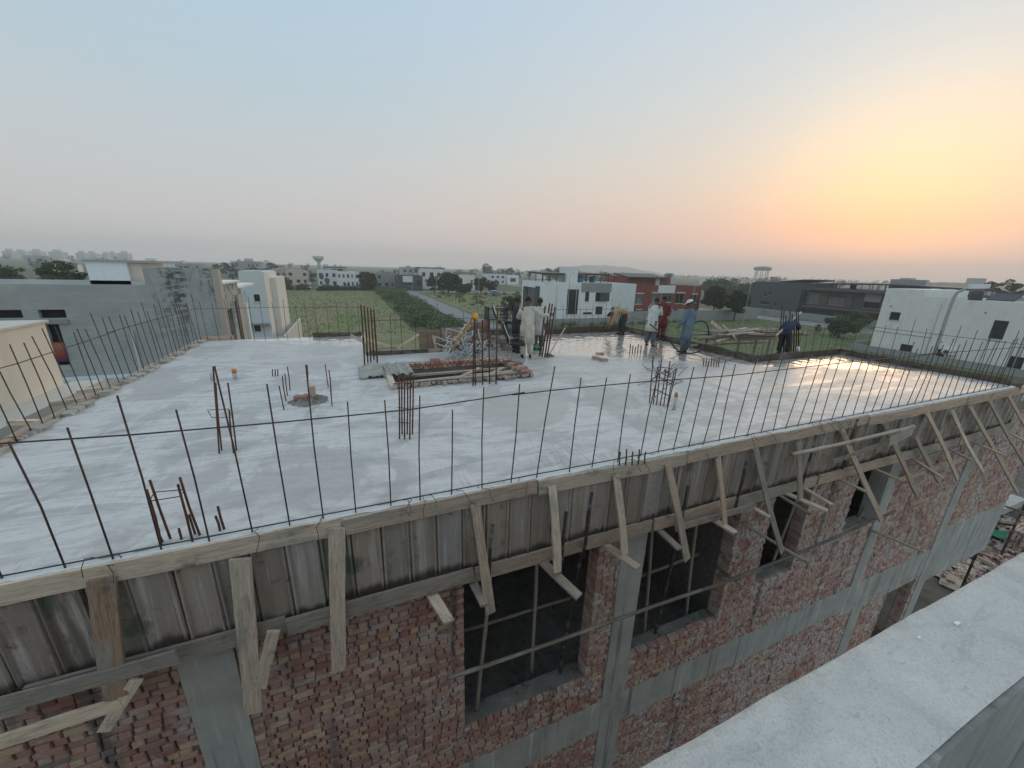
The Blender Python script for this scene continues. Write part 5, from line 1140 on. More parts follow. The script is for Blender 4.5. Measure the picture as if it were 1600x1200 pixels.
def pergola(hs, x0, x1, y0, y1, z, zt, mat='solar', tilt=0.0, n=3):
    hs.part('roof_shade', mat, lambda b: b.loft([[(x0, y0, zt), (x1, y0, zt), (x1, y0, zt + .34), (x0, y0, zt + .34)], [(x0, y1, zt + tilt), (x1, y1, zt + tilt), (x1, y1, zt + tilt + .34), (x0, y1, zt + tilt + .34)]]))
    for k in range(n):
        x = x0 + .2 + (x1 - x0 - .4) * k / max(1, n - 1)
        hs.part('shade_post', 'frame_dark', lambda b: b.box((x - .06, y0 + .1, z), (x + .06, y0 + .22, zt + .05)))
        hs.part('shade_post', 'frame_dark', lambda b: b.box((x - .06, y1 - .22, z), (x + .06, y1 - .1, zt + tilt + .05)))
# --- left: cream house
X = -8.0; h = House('cream_house', 'cream plastered house with a projecting balcony at the far left', -22, X, 2.0, 15.03, 9.17, 'cream_wall', .25); h.z0 = 0
h.rect('E', 9.2, 12.0, 4.4, 6.6, pane='void', frame=None, depth=.18).rect('E', 13.2, 13.9, 4.0, 6.4, pane='void', frame=None, depth=.18)
h.done('E')
h.part('balcony', 'cream_trim', lambda b: b.box((X + .002, 2.0, 6.95), (X + 0.75, 15.4, 7.35)))
h.part('roof_edge', 'cream_trim', lambda b: b.box((-22, 2.0, 9.172), (X + .06, 15.1, 9.23)))
# --- left: grey rendered house (slightly turned)
gY = 22.0
h = House('grey_house', 'unpainted grey cement-rendered house with rain-blackened parapet', -26, -5.72, gY, 26.2, 9.85, 'render_coat', .45)
h.px('S', -60, 485, 37, 497, pane='void', frame=None, depth=.18).px('S', 58, 484, 105, 497, pane='void', frame=None, depth=.18).px('S', 70, 507, 111, 570, pane='void', frame=None, depth=.18)
h.rect('E', 22.9, 24.3, 6.2, 8.6, pane='void', frame=None, depth=.18).rect('E', 25.0, 25.4, 5.8, 8.9, pane='void', frame=None, depth=.18)
h.done('SE')
h.part('tall_parapet', 'render_coat', lambda b: b.box((-8.15, gY - .01, 9.851), (-5.73, gY + .3, 10.6)))
h.part('end_wall', 'beige_wall', lambda b: b.box((-5.72, gY - .02, 0), (-5.47, gY + .42, 10.58)))
h.part('side_skin', 'beige_wall', lambda b: b.box((-5.715, gY + 3.3, 0), (-5.6, gY + 4.1, 9.2)))
h.part('side_skin', 'beige_wall', lambda b: b.box((-5.715, gY + .43, 0), (-5.6, gY + 3.29, 6.15)))
h.part('rear_corner_pier', 'white_wall', lambda b: b.box((-5.7, 26.22, 0), (-5.45, 26.5, 8.7)))
h.part('rear_block', 'grey_wall', lambda b: b.box((-26, 26.21, 0), (-8.9, 34, 9.35)))
h.part('side_roof_rim', 'white_wall', lambda b: b.box((-6.6, gY + .5, 9.86), (-5.6, 26.3, 9.95)))
h.part('ledge', 'white_wall2', lambda b: b.box((-13.2, gY - .7, 5.55), (-5.75, gY - .012, 5.98)))
h.part('window_band', 'grey_wall', lambda b: b.box((-26, gY - .10, 8.26), (-10.95, gY - .012, 8.44)))
h.part('stair_block', 'blueish_wall', lambda b: b.box((-11.75, gY + 4, 9.4), (-10.2, gY + 7, 10.72)))
h.part('stair_block_side', 'peach_wall', lambda b: b.box((-10.199, gY + 4.2, 9.4), (-9.75, gY + 7, 10.70)))
h.part('stair_roof', 'grey_wall', lambda b: b.box((-11.8, gY + 3.9, 10.721), (-8.9, gY + 7.3, 10.83)))
h.part('roof_coating', 'white_wall', lambda b: b.box((-25, gY + .35, 9.42), (-6, gY + 10, 9.55)))
p = Py(86, 535, gY); q = Py(110, 568, gY)
bn = MB().box((p.x - 1.2, gY - .06, q.z + .1), (q.x, gY - .02, p.z)).build('printed_banner', 'banner'); props(bn, 'red and blue printed banner hung in the opening of the grey house', 'banner')
h = House('white_tower_house', 'tall pale house with a small square window beyond the grey house', -10.68, -8.54, 50, 58, 9.92, 'blueish_wall', .3)
h.px('S', 396, 460, 407, 471).px('S', 396, 505, 408, 518).px('S', 380, 505, 384, 516); h.done('S')
h.part('side_wall', 'pale_side', lambda b: b.box((-8.54, 49.98, 0), (-8.35, 57.9, 9.85)))
h.part('rear_block', 'pale_side', lambda b: b.box((-8.348, 53, 0), (-7.75, 60, 9.2)))
h.part('canopy', 'grey_wall', lambda b: b.box((-10.9, 49.2, 4.3), (-8.4, 49.97, 4.45)))
props(MB().box((-12, 47.0, 0), (-6.9, 47.2, 3.3)).build('boundary_wall', 'blueish_wall'), 'pale boundary wall in front of the white tower house', 'wall')
props(MB().box((-6.9, 47.0, 0), (-6.7, 62, 3.4)).build('boundary_wall', 'cream_trim'), 'cream boundary wall running along the edge of the field', 'wall')
# --- white house
h = House('white_house', 'white two-storey house with tall strip window and roof shades beyond the slab', 36.2, 54.0, 72, 82.2, 8.6, 'white_wall', .6)
h.px('W', 825, 448, 838, 480, pane='glass_pale', mull=2, depth=.18)
h.px('S', 887, 452, 902, 491, pane='glass', mull=2).px('S', 915, 455, 920, 471, mull=0).px('S', 911, 488, 925, 491, mull=0).px('S', 931, 479, 941, 491).px('S', 955, 480, 960, 490, mull=0).px('S', 931, 457, 937, 471, mull=0).px('S', 964, 480, 968, 489, mull=0)
h.done('SW')
Z = lambda u, v, y=72: Py(u, v, y)
BW = lambda u, v: Px(u, v, 36.2)
for u0, u1 in ((819, 825), (838, 843)): h.part('bay_side', 'dark_wall', lambda b: b.box((35.9, BW(u0, 460).y, BW(u0, 482).z), (36.19, BW(u1, 460).y, BW(u0, 447).z)))
h.part('grey_cladding', 'grey_wall', lambda b: b.box((Z(909, 443).x, 71.88, Z(909, 456).z), (Z(956, 444).x, 71.99, Z(909, 442).z)))
h.part('shutter_box', 'dark_wall', lambda b: b.box((Z(937, 457).x, 71.5, Z(937, 470).z), (Z(951, 457).x, 71.99, Z(937, 457).z)))
h.part('stair_tower', 'white_wall', lambda b: b.box((Z(889, 420).x, 72.6, 8.0), (Z(906, 420).x, 76, 11.7)))
pergola(h, 36.6, 41.8, 73, 80, 8.0, 10.0, 'frame_dark', .2, 4); pergola(h, 44.8, 53, 73, 79, 8.0, 10.1, 'frame_dark', .1, 5)
h = House('white_wing_house', 'plain white side wall between the white house and the red brick house', 54.6, 61.5, 74.2, 90, 8.4, 'white_wall2', .5); h.done('S')
# --- red brick house
h = House('red_brick_house', 'red brick two-storey house with white window hoods', 61.7, 85.6, 77.5, 92, 8.0, 'redbrick', .5)
rd = [(994, 460, 1003, 475), (1019, 459, 1027, 475), (1057, 459, 1067, 474), (1081, 461, 1087, 473), (995, 487, 1003, 498), (1010, 487, 1016, 492), (1042, 461, 1048, 472)]
for r_ in rd: h.px('S', *r_, pane='glass_pale' if r_[0] < 1025 else 'glass', frame='frame_white')
h.done('S')
ZR = lambda u, v: Py(u, v, 77.5)
for r_ in rd[:4]: h.part('window_hood', 'frame_white', lambda b: b.box((ZR(r_[0] - 1, r_[1]).x, 77.1, ZR(r_[0], r_[1] - 1).z - .02), (ZR(r_[2] + 2, r_[1]).x, 77.49, ZR(r_[0], r_[1] - 2.6).z)))
for u0, u1 in ((993, 1002), (1018, 1050), (1058, 1068)): h.part('window_hood', 'frame_white', lambda b: b.box((ZR(u0, 484).x, 77.1, ZR(u0, 484.5).z), (ZR(u1, 484).x, 77.49, ZR(u0, 483).z)))
h.part('white_panel', 'white_wall2', lambda b: b.box((ZR(1029, 446).x, 77.3, ZR(1029, 458).z), (ZR(1055, 446).x, 77.49, ZR(1029, 445.5).z)))
h.part('upper_room', 'redbrick', lambda b: b.box((ZR(985, 440).x, 79, 7.5), (ZR(1054, 440).x, 88, 10.0)))
h.part('upper_door', 'frame_white', lambda b: b.box((ZR(1031, 440).x, 78.9, 8.0), (ZR(1037, 440).x, 78.99, 9.6)))
h.part('white_edge', 'frame_white', lambda b: b.box((61.6, 77.4, 0), (61.9, 77.49, 7.6)))
pergola(h, 62, 74, 78, 84, 7.5, 9.6, 'frame_dark', .8, 4)
props(MB().box((53, 70.3, 0), (99, 70.5, 2.6)).build('boundary_wall', 'boundary'), 'long grey boundary wall before the red brick house', 'wall')
props(MB().box((28, 70.31, 0), (52.9, 70.5, 1.3)).build('boundary_wall', 'boundary'), 'low grey wall at the foot of the white house', 'wall')
# --- right: off-white house (long face towards the slab)
h = House('offwhite_house', 'off-white two-storey house with small dark windows at the far right', 77, 92, 2.0, 34.9, 8.7, 'offwhite_wall', .5)
for r_ in [(1392, 487, 1404, 501), (1408, 537, 1423, 552), (1460, 544, 1474, 558), (1554, 500, 1566, 531), (1579, 556, 1594, 579)]: h.px('W', *r_, mull=0)
for r_ in [(1390.5, 477.5, 1393, 479.5), (1538, 488, 1541.5, 490), (1469, 533.5, 1472.5, 535.5)]: h.px('W', *r_, pane='void', frame=None)
h.done('W')
ZO = lambda u, v: Px(u, v, 77)
h.part('high_parapet', 'offwhite_wall', lambda b: b.box((77.0, 30.4, 8.701), (90, 34.9, 9.75)))
h.part('wall_shadow_line', 'grey_wall', lambda b: b.box((76.94, ZO(1455, 532).y, 5.0 - 1.85), (76.99, 34.8, 5.08 - 1.85)))
pergola(h, 79, 90, 5, 19, 8.2, 9.6, 'solar', .3, 3)
h.part('water_geyser', 'white_paint', lambda b: b.tube([(80.5, 23.3, 9.2), (80.5, 21.9, 9.2)], .38, 12)); h.part('geyser_panel', 'solar', lambda b: b.loft([[(77.8, 24.5, 8.8), (80, 24.5, 9.6), (80, 24.5, 9.7), (77.8, 24.5, 8.9)], [(77.8, 22, 8.8), (80, 22, 9.6), (80, 22, 9.7), (77.8, 22, 8.9)]]))
ac = empty('air_conditioner', (76.6, ZO(1485, 550).y, 2), 'white air conditioner unit on the wall of the off-white house', 'air conditioner')
c_ = ZO(1485, 550); MB().box((76.3, c_.y - .55, c_.z - .35), (76.95, c_.y + .75, c_.z + .35)).build('casing', 'white_paint', ac); MB().tube([(76.25, c_.y + .2, c_.z), (76.29, c_.y + .2, c_.z)], .28, 16).build('fan_grille', 'frame_dark', ac)
props(MB().box((75.2, -4, 0), (75.45, 36.5, 0.95)).build('boundary_wall', 'grey_wall'), 'grey boundary wall running before the off-white house', 'wall')
props(MB().box((75.45, 36.25, 0), (99, 36.5, 1.3)).build('boundary_wall', 'grey_wall'), 'grey boundary wall turning towards the road by the off-white house', 'wall')
# --- dark houses across the road
h = House('dark_modern_house', 'dark grey modern house with a wide roof overhang across the road', 120, 136, 40, 71.5, 8.2, 'dark_wall', .4)
for r_, pn in [((1261, 456, 1280, 475), 'white'), ((1295, 464, 1318, 478), 'glass_pale'), ((1351, 469, 1373, 483), 'glass'), ((1250, 455, 1256, 480), 'glass'), ((1290, 490, 1300, 503), 'glass'), ((1302, 488, 1314, 505), 'glass_pale')]:
    h.px('W', *r_, pane='glass_pale' if pn == 'white' else pn, mull=1)
h.done('W')
ZD = lambda u, v: Px(u, v, 120)
h.part('brown_cladding', 'brown_wall', lambda b: b.box((119.8, ZD(1293, 465).y, 3.6), (119.99, ZD(1281, 465).y, 7.3))); h.part('brown_cladding', 'brown_wall', lambda b: b.box((119.8, ZD(1332, 470).y, 3.6), (119.99, ZD(1320, 470).y, 7.3)))
h.part('roof_overhang', 'dark_wall', lambda b: b.box((117.6, 46, 7.75), (137, 71.6, 8.3))); h.part('balcony', 'brown_wall', lambda b: b.box((117.6, 52, 3.0), (119.99, 71, 3.5)))
h.part('light_panel', 'grey_wall', lambda b: b.box((119.7, ZD(1378, 465).y, 5.6), (119.95, ZD(1352, 465).y, 7.6)))
pergola(h, 121, 133, 41, 58, 7.8, 9.4, 'solar', .3, 5); pergola(h, 121, 132, 60, 71, 7.8, 9.6, 'solar', -.4, 4)
h.part('water_tank', 'grey_wall', lambda b: b.box((124, Px(1427, 440, 124).y, 8), (130, Px(1391, 440, 124).y, 11.2)))
h = House('charcoal_house', 'plain charcoal house at the left of the dark modern house', 118, 134, 72.5, 88, 9.3, 'dark_wall', .4)
for r_ in [(1195, 457, 1197, 463), (1202, 455, 1204, 461), (1188, 470, 1201, 476), (1209, 473, 1213, 478)]: h.px('W', *r_, mull=0)
h.done('W'); pergola(h, 119, 133, 73, 80, 8.9, 10.1, 'solar', -.8, 3)
props(MB().box((113, 45, 0), (113.2, 88, 1.8)).build('boundary_wall', 'grey_wall'), 'grey garden wall in front of the dark houses across the road', 'wall')
for hn, xs_, zt_ in (('white_house', ((46.5, 74.5), (50.5, 76)), 8.0), ('offwhite_house', ((84, 27.5), (81, 8.0)), 8.2), ('red_brick_house', ((80, 84),), 7.5), ('dark_modern_house', ((127, 50), (129, 66)), 7.9)):
    rt_ = bpy.data.objects[hn]
    for (x_, y_) in xs_:
        b = MB(); b.loft([[(x_ + r_ * math.cos(t), y_ + r_ * math.sin(t), zt_ + z_) for t in np.linspace(0, 2 * PI, 17)[:-1]] for r_, z_ in ((.7, .25), (.72, .5), (.68, 1.0), (.72, 1.5), (.5, 1.75), (.2, 1.85))]); b.build('water_tank', 'blue_box' if x_ < 60 else 'frame_dark', rt_, True)
for hn, pts_ in (('white_house', ((44.2, 71.93), (53.6, 71.93), (39.5, 71.93))), ('red_brick_house', ((72.2, 77.43), (82.9, 77.43))), ('offwhite_house', ((76.93, 28.2), (76.93, 12.5), (76.93, 19.8))), ('grey_house', ((-9.0, 21.93),)), ('white_tower_house', ((-10.4, 49.93),))):
    for x_, y_ in pts_: MB().tube([(x_, y_, .1), (x_, y_, 7.9)], .055, 7).build('downpipe', 'pvc', bpy.data.objects[hn], True)
# --- far houses on the left horizon
def far_house(name, label, u0, u1, v, y, mat, dep=12, rows=2, ncol=4, group=None, shade=None, base=0):
    p, q = Py(u0, v, y), Py(u1, v, y); H = max(3.5, p.z); hs = House(name, label, p.x, q.x, y, y + dep, H, mat, .5, group); w = (q.x - p.x) / ncol; fl = H / (rows + .15)
    for r_ in range(rows):
        for c_ in range(ncol):
            if random.random() < .82: hs.rect('S', p.x + w * (c_ + .25), p.x + w * (c_ + random.uniform(.6, .8)), fl * r_ + fl * .35, fl * r_ + fl * .8, pane='glass', frame='frame_white' if random.random() < .4 else 'frame_dark')
    hs.done('S')
    if shade: pergola(hs, p.x + (q.x - p.x) * shade[0], p.x + (q.x - p.x) * shade[1], y + .5, y + dep * .6, H - .5, Py(u0, shade[2], y).z, 'frame_dark', .2, 4)
    return hs
far_house('far_house', 'pinkish far house with a dark tiled roof room left of the peach house', 412, 447, 422, 226, 'beige_wall', ncol=4, shade=(.2, .9, 416))
far_house('far_house', 'peach-coloured far house between the tiled house and the white arched house', 447, 481, 422, 224, 'peach_wall', ncol=3)
hs = far_house('arched_house', 'white far house with arched windows and a dark roof shade', 495, 526, 422, 203, 'white_wall2', ncol=3, shade=(.35, 1.5, 418))
for u, v, r_ in ((502, 431, 1.0), (511, 438, 1.1)):
    c_ = Py(u, v, 202.9); hs.part('arch', 'dark_wall', lambda b: b.loft([[(c_.x + r_ * math.cos(t), 202.85 - d_, c_.z + (r_ * math.sin(t) if math.sin(t) > 0 else 1.6 * math.sin(t))) for t in np.linspace(0, 2 * PI, 17)[:-1]] for d_ in (0, .1)]))
far_house('far_house', 'bright white far house right of the arched house', 526, 560, 424, 201, 'white_wall', ncol=5)
far_house('far_house', 'grey far house with a shaded porch right of the round tree', 588, 618, 426, 196, 'grey_wall', ncol=3)
far_house('far_house', 'grey modern far house with a white panel between dark frames', 622, 660, 430, 184, 'dark_wall', ncol=3, rows=1)
c_ = Py(629, 431, 183.6); d_ = Py(645, 441, 183.6); props(MB().box((c_.x, 183.3, d_.z), (d_.x, 183.8, c_.z)).build('white_facade_panel', 'white_wall2'), 'white facade panel on the dark-framed far house', 'panel')
far_house('far_house', 'pale many-storeyed far house above the dark-framed house', 628, 655, 417, 205, 'far_wall', ncol=3, rows=3)
far_house('far_house', 'cream far house with a flat brown roof edge beside the big dark trees', 656, 692, 420, 198, 'offwhite_wall', ncol=3, shade=(-.1, 1.1, 419))
far_house('far_house', 'low pale far house with a sloping brown roof between the dark trees', 716, 742, 430, 190, 'offwhite_wall', ncol=3, rows=1, shade=(-.1, 1.1, 427))
far_house('far_house', 'small bluish far house at the right of the dark trees', 766, 790, 428, 260, 'blueish_wall', ncol=3)
far_house('far_house', 'small bright white far house with one window on the plain', 793, 811, 430, 262, 'white_wall', ncol=1, rows=1)
k = 0
for i in range(58):
    u = random.choice([random.uniform(330, 420), random.uniform(560, 830), random.uniform(1040, 1230), random.uniform(1440, 1580), random.uniform(0, 330), random.uniform(830, 1040)]); y = random.uniform(330, 900)
    if u > 1000: y *= .55
    if u > 1400: y = random.uniform(60, 130)
    c_ = Py(u, 430, y); w = random.uniform(9, 22); H = random.uniform(5, 10.5)
    if u > 1400: c_.x = min(c_.x, 900)
    hs = House('far_house', 'small flat-roofed house in the hazy far skyline', c_.x - w / 2, c_.x + w / 2, y, y + 10, H, random.choice(['far_wall', 'far_wall', 'white_wall2', 'offwhite_wall', 'grey_wall', 'peach_wall', 'blueish_wall']), .5, 'small houses in the hazy skyline')
    for q_ in range(random.randint(2, 4)):
        a0 = c_.x - w / 2 + random.uniform(.1, .8) * w; hs.rect('S', a0, min(a0 + 1.6, c_.x + w / 2 - .3), H * .55, H * .75, frame=None)
    hs.done('S')
    if random.random() < .4: hs.part('roof_room', 'far_wall', lambda b: b.box((c_.x - w * .2, y + 2, H - .5), (c_.x + w * .15, y + 6, H + 2.2)))
# --- far apartment towers
for i, (u0, u1, v) in enumerate(((2, 17, 392), (19, 38, 393), (43, 62, 392), (74, 96, 393), (117, 131, 395), (132, 148, 395.5), (157, 167, 397), (168, 177, 395.5), (183, 199, 395))):
    y = 1250 + 40 * (i % 3); p, q = Py(u0, v, y), Py(u1, v, y)
    rt = empty('apartment_tower', ((p.x + q.x) / 2, y, 0), ('leftmost ' if i == 0 else '') + ['hazy apartment tower at the very left edge of the skyline', 'wide hazy apartment tower second from the left edge', 'hazy stepped apartment tower third from the left edge', 'hazy apartment tower standing alone in the gap, fourth from the left edge', 'hazy twin apartment tower, left one of the middle pair', 'hazy twin apartment tower, right one of the middle pair', 'slim low apartment tower left of the last two towers', 'slim apartment tower second from the right end of the row', 'last apartment tower at the right end of the hazy row'][i], 'tower')
    MB().box((p.x, y, 0), (q.x, y + 22, p.z)).build('block', 'tower_wall', rt)
    MB().box((p.x + (q.x - p.x) * .3, y + 3, p.z), (p.x + (q.x - p.x) * .75, y + 14, p.z + 5)).build('roof_block', 'tower_wall', rt)
    nf = int(p.z / 3.6); wb = MB()
    for f in range(nf):
        for c in range(3):
            a0 = p.x + (q.x - p.x) * (.08 + .31 * c); wb.box((a0, y - .25, 1.5 + 3.5 * f), (a0 + (q.x - p.x) * .2, y - .02, 3.2 + 3.5 * f))
    o = wb.build('windows', 'grey_wall', rt); o['kind'] = 'stuff'
# --- water towers
p = Py(497, 400, 560); wt = empty('water_tower', (p.x, 560, 0), 'hazy mushroom-shaped water tower behind the white arched house', 'water tower')
def lathe(b, c, prof, n=20): b.loft([[(c[0] + r_ * math.cos(t), c[1] + r_ * math.sin(t), z_) for t in np.linspace(0, 2 * PI, n + 1)[:-1]] for r_, z_ in prof])
b = MB(); lathe(b, (p.x, 560), [(2.6, 0), (2.0, p.z * .5), (2.2, p.z - 7)]); b.build('shaft', 'tower_wall', wt, True)
b = MB(); lathe(b, (p.x, 560), [(2.3, p.z - 7), (6.4, p.z - 3), (6.5, p.z - .4), (5.5, p.z)]); b.build('tank', 'tower_wall', wt)
y = 300; p0, p1, pb = Py(1178, 420, y), Py(1205, 420, y), Py(1190, 426, y); wt = empty('water_tower', ((p0.x + p1.x) / 2, y, 0), 'large water tank on tall legs rising behind the charcoal house', 'water tower')
w = (p1.x - p0.x) * .62; c = (p0.x + p1.x) / 2; zt = Py(1190, 417, y).z; zb = Py(1190, 422.5, y).z
b = MB(); lathe(b, (c, y), [(w * .46, zb), (w * .5, zb + .4), (w * .5, zt - .4), (w * .1, zt + .8)], 24); b.build('tank', 'grey_wall', wt)
for k in range(8):
    t = 2 * PI * k / 8; MB().tube([(c + w * .42 * math.cos(t), y + w * .42 * math.sin(t), 0), (c + w * .36 * math.cos(t), y + w * .36 * math.sin(t), zb)], .34, 6).build('leg', 'grey_wall', wt)
for zz in (zb * .35, zb * .7):
    pts = [(c + w * .39 * math.cos(t), y + w * .39 * math.sin(t), zz) for t in np.linspace(0, 2 * PI, 17)]; MB().tube(pts, .22, 5).build('ring_brace', 'tower_wall', wt)
# --- hills on the right
for lab, u0, u1, v, y in (('hill', 1455, 1545, 441, 420), ('hill', 860, 1010, 414, 2300)):
    p, q, t = Py(u0, 447, y), Py(u1, 447, y), Py((u0 + u1) / 2, v, y); b = MB(); n = 24; rows = []
    for k in range(6):
        f = k / 5; rows.append([(p.x + (q.x - p.x) * i / n, y + (f - .5) * (q.x - p.x) * .8, max(0, t.z) * math.sin(PI * f) * math.sin(PI * i / n) ** .8 * (1 + .25 * mnoise.noise((i * .4, k, 2))) - .5) for i in range(n + 1)])
    for r_ in rows: b.v.extend(r_)
    for k in range(5):
        for i in range(n): a_ = k * (n + 1) + i; b.f.append((a_, a_ + 1, a_ + n + 2, a_ + n + 1))
    o = b.build('hill', 'ground', None, True); o['kind'] = 'structure'
# ------------------------------------------------------------ trees and shrubs
def tree_mesh(H, R, mat, n, leaf_s, clumps=14, low=.3):
    cl = []
    for i in range(int(clumps * 1.7)):
        a = random.uniform(0, 2 * PI); f = random.random() ** .7; zc = H * (low + (1 - low) * random.uniform(.12, .86)); k = math.sin(PI * min(.98, max(.1, (zc / H - low * .6) / (1.08 - low * .6)))) ** .6; r = R * f * k * .85
        s = R * random.uniform(.17, .40); cl.append((r * math.cos(a), r * math.sin(a), zc, s, s, s * random.uniform(.6, .85)))
    n = int(n * 1.35); leaf_s *= .85; pts = blob_points(n, cl); pts[:, 2] = np.clip(pts[:, 2], H * low * .6, None)
    crown = quads_mesh('crown', pts, leaf_s, mat, 1.2, .3)
    b = MB(); th = H * (low + .25); w = random.uniform(-.1, .1) * R
    b.tube([(0, 0, -.05), (w * .4, 0, th * .5), (w, 0, th)], [R * .075, R * .055, R * .035], 8)
    for c in cl[:7]: b.tube([(w * .6, 0, th * .62), ((w * .6 + c[0]) / 2, c[1] / 2, (th * .7 + c[2]) / 2), (c[0], c[1], c[2])], [R * .035, R * .022, R * .01], 6)
    tm = b.mesh('trunk'); tm.materials.append(MATS['bark']); return crown, tm
def tree(label, loc, meshes, sc=1.0, group=None, name='tree', rz=None, sz=1.0):
    rt = empty(name, loc, label, 'tree', group, rz=random.uniform(0, 6) if rz is None else rz); rt.scale = (sc, sc, sc * sz)
    for nm, me in zip(('crown', 'trunk'), meshes):
        o = bpy.data.objects.new(nm, me); C.objects.link(o); o.parent = rt
    return rt
def tree_px(label, ub, vt, wpx, y=None, base=None, kind='leaf_dark', n=3200, group=None, low=.3, ls=None, clumps=16):
    if base is not None: g = Pz(*base, 0.0)
    else: g = Py(ub, 430, y); g.z = 0
    dist = math.hypot(g.x, g.y); t = Py(ub, vt, g.y); H = max(2.0, t.z); dep = (CR.T @ np.array([g.x, g.y, -5]))[2]; R = wpx / 603 * dep / 2
    return tree(label, (g.x, g.y, 0), tree_mesh(H, R, kind, n, ls or max(.12, R * .075), clumps, low), group=group)
tree_px('round dark tree beside the right end of the red brick house', 1113, 447, 40, base=(1113, 497), n=4200)
tree_px('dense round dark tree with a bare trunk near the road', 1146, 452, 40, base=(1146, 502), n=4600, low=.22)
tree_px('loose paler tree behind the two dark round trees', 1128, 440, 60, y=150, kind='leaf_mid', n=3500)
tree_px('pale tree standing behind the pole on the right', 1163, 444, 36, y=130, kind='leaf_mid', n=2600)
tree_px('small bright shrubby tree on the lawn before the dark houses', 1310, 496, 50, base=(1310, 527), kind='leaf_mid', n=2600, low=.15)
tree_px('spreading tree in the garden of the dark modern house', 1335, 486, 38, base=(1335, 515), kind='leaf_mid', n=2200, low=.2)
tree_px('tiny sapling on the lawn left of the shrubby tree', 1275, 512, 10, base=(1276, 521), kind='leaf_mid', n=500, low=.2)
tree_px('low bush at the corner of the charcoal house', 1198, 477, 16, base=(1198, 492), kind='leaf_mid', n=700, low=.1)
tree_px('big round tree standing at the far end of the field', 576, 424, 34, y=186, kind='leaf_dark', n=3600, low=.12)
tree_px('large dark tree by the road, left of the pair before the far houses', 700, 424, 40, y=168, n=3600, low=.12)
tree_px('dark spreading tree in front of the sloping roofed far house', 678, 429, 26, y=166, n=2400, low=.12)
tree_px('dark conifer-like tree between the far houses', 752, 431, 26, y=165, n=2400, low=.1)
tree_px('rounded dark tree at the right of the dark conifer-like tree', 768, 436, 26, y=163, n=2200, low=.1)
tree_px('wide dark hedge-like tree before the far houses', 722, 444, 34, y=166, n=2200, low=.08)
tree_px('bush at the left corner of the white house', 800, 462, 34, y=92, kind='leaf_mid', n=2200, low=.08)
tree_px('dark trees in front of the pinkish far house', 444, 436, 26, y=205, n=1800, low=.08)
tree_px('dark tree between the peach house and the arched house', 486, 420, 16, y=225, n=1500, low=.15)
tree_px('bushy tree behind the roof of the grey house, right one', 88, 404, 52, y=95, kind='leaf_mid', n=3600, low=.25)
tree_px('bushy tree behind the roof of the grey house, left one', 20, 412, 44, y=100, kind='leaf_mid', n=3000, low=.25)
tree_px('tall dark tree at the very left edge behind the grey house', -4, 397, 36, y=130, kind='leaf_dark', n=2600, low=.3)
tree_px('dark tree close behind the stair block of the grey house', 125, 407, 22, y=80, kind='leaf_dark', n=1800, low=.3)
for i, (u, vt, w, y) in enumerate(((765, 414, 30, 420), (782, 420, 16, 380), (798, 417, 20, 410), (810, 424, 18, 400), (1208, 432, 24, 320), (1190, 436, 24, 300), (1128, 432, 20, 280), (1150, 433, 26, 290), (340, 411, 24, 250), (362, 409, 26, 260), (398, 415, 24, 300), (640, 414, 14, 330), (620, 420, 14, 300), (870, 417, 40, 330), (900, 425, 40, 360), (1045, 426, 22, 300), (950, 424, 30, 330))):
    tree_px('hazy dark tree in the far skyline', u, vt, w, y=y, kind='leaf_far', n=900, group='hazy trees in the far skyline', low=.12, clumps=9)
for i, (u, vt, w, x) in enumerate(((1555, 433, 42, 215), (1590, 431, 40, 205), (1450, 441, 30, 170), (1515, 446, 34, 160), (1475, 447, 30, 165))):
    g = Px(u, 440, x); t = Px(u, vt, x); dep = (CR.T @ np.array([g.x, g.y, -5]))[2]; R = w / 603 * dep / 2 * .75
    tree(['dark tree at the right skyline above the solar panels, left one', 'dark tree at the right edge of the skyline', 'pale treetop behind the high parapet of the off-white house', 'treetop behind the lamp head of the street light', 'low treetop left of the street light head'][i], (g.x, g.y, 0), tree_mesh(t.z, R, 'leaf_dark' if i < 2 else 'leaf_mid', 2200, R * .08, 12, .25))
fm = [tree_mesh(random.uniform(6.5, 9), random.uniform(4, 6), 'leaf_far', 420, .45, 8, .08) for _ in range(5)]
for i in range(150):
    y = random.uniform(240, 1300); lim = y * 1.0
    x = random.uniform(-.75 * y, 2.2 * y)
    if x > 95 and y < 300 and x < 150: continue
    tree('low hazy tree dotted over the far plain', (x, y, 0), random.choice(fm), random.uniform(.7, 1.3), 'low hazy trees dotted over the far plain')
# scrub along the field edge, and weeds: masses
def scrub(name, label, cl, n, ls, mat='leaf_scrub'):
    pts = blob_points(n, cl); pts[:, 2] = np.abs(pts[:, 2]); o = link(name, quads_mesh(name, pts, ls, mat, 1.1, .4)); props(o, label, 'shrubs', kind='stuff')
cl = []
for i in range(95):
    y = random.uniform(62, 178); f = (y - 62) / 116; x = random.uniform(11.2, 18.6 - 1.2 * f); s = random.uniform(1.2, 2.4); cl.append((x, y, random.uniform(.5, 1.3), s, s * 1.2, random.uniform(1.0, 2.0)))
scrub('scrub_hedge', 'broad band of green scrub between the field and the road', cl, 26000, .20)
cl = [(random.uniform(-34, 11), random.uniform(180, 186), .6, random.uniform(2, 4), 1.5, random.uniform(.8, 2.0)) for i in range(22)]
scrub('field_border_scrub', 'dark scrub along the far border of the field', cl, 7000, .3, 'leaf_dark')
cl = [(random.uniform(30, 72), random.uniform(95, 168), .3, random.uniform(.6, 1.6), random.uniform(.6, 1.6), random.uniform(.4, 1.3)) for i in range(42)]
scrub('meadow_scrub', 'loose low bushes on the rough ground right of the road', cl, 7000, .2)
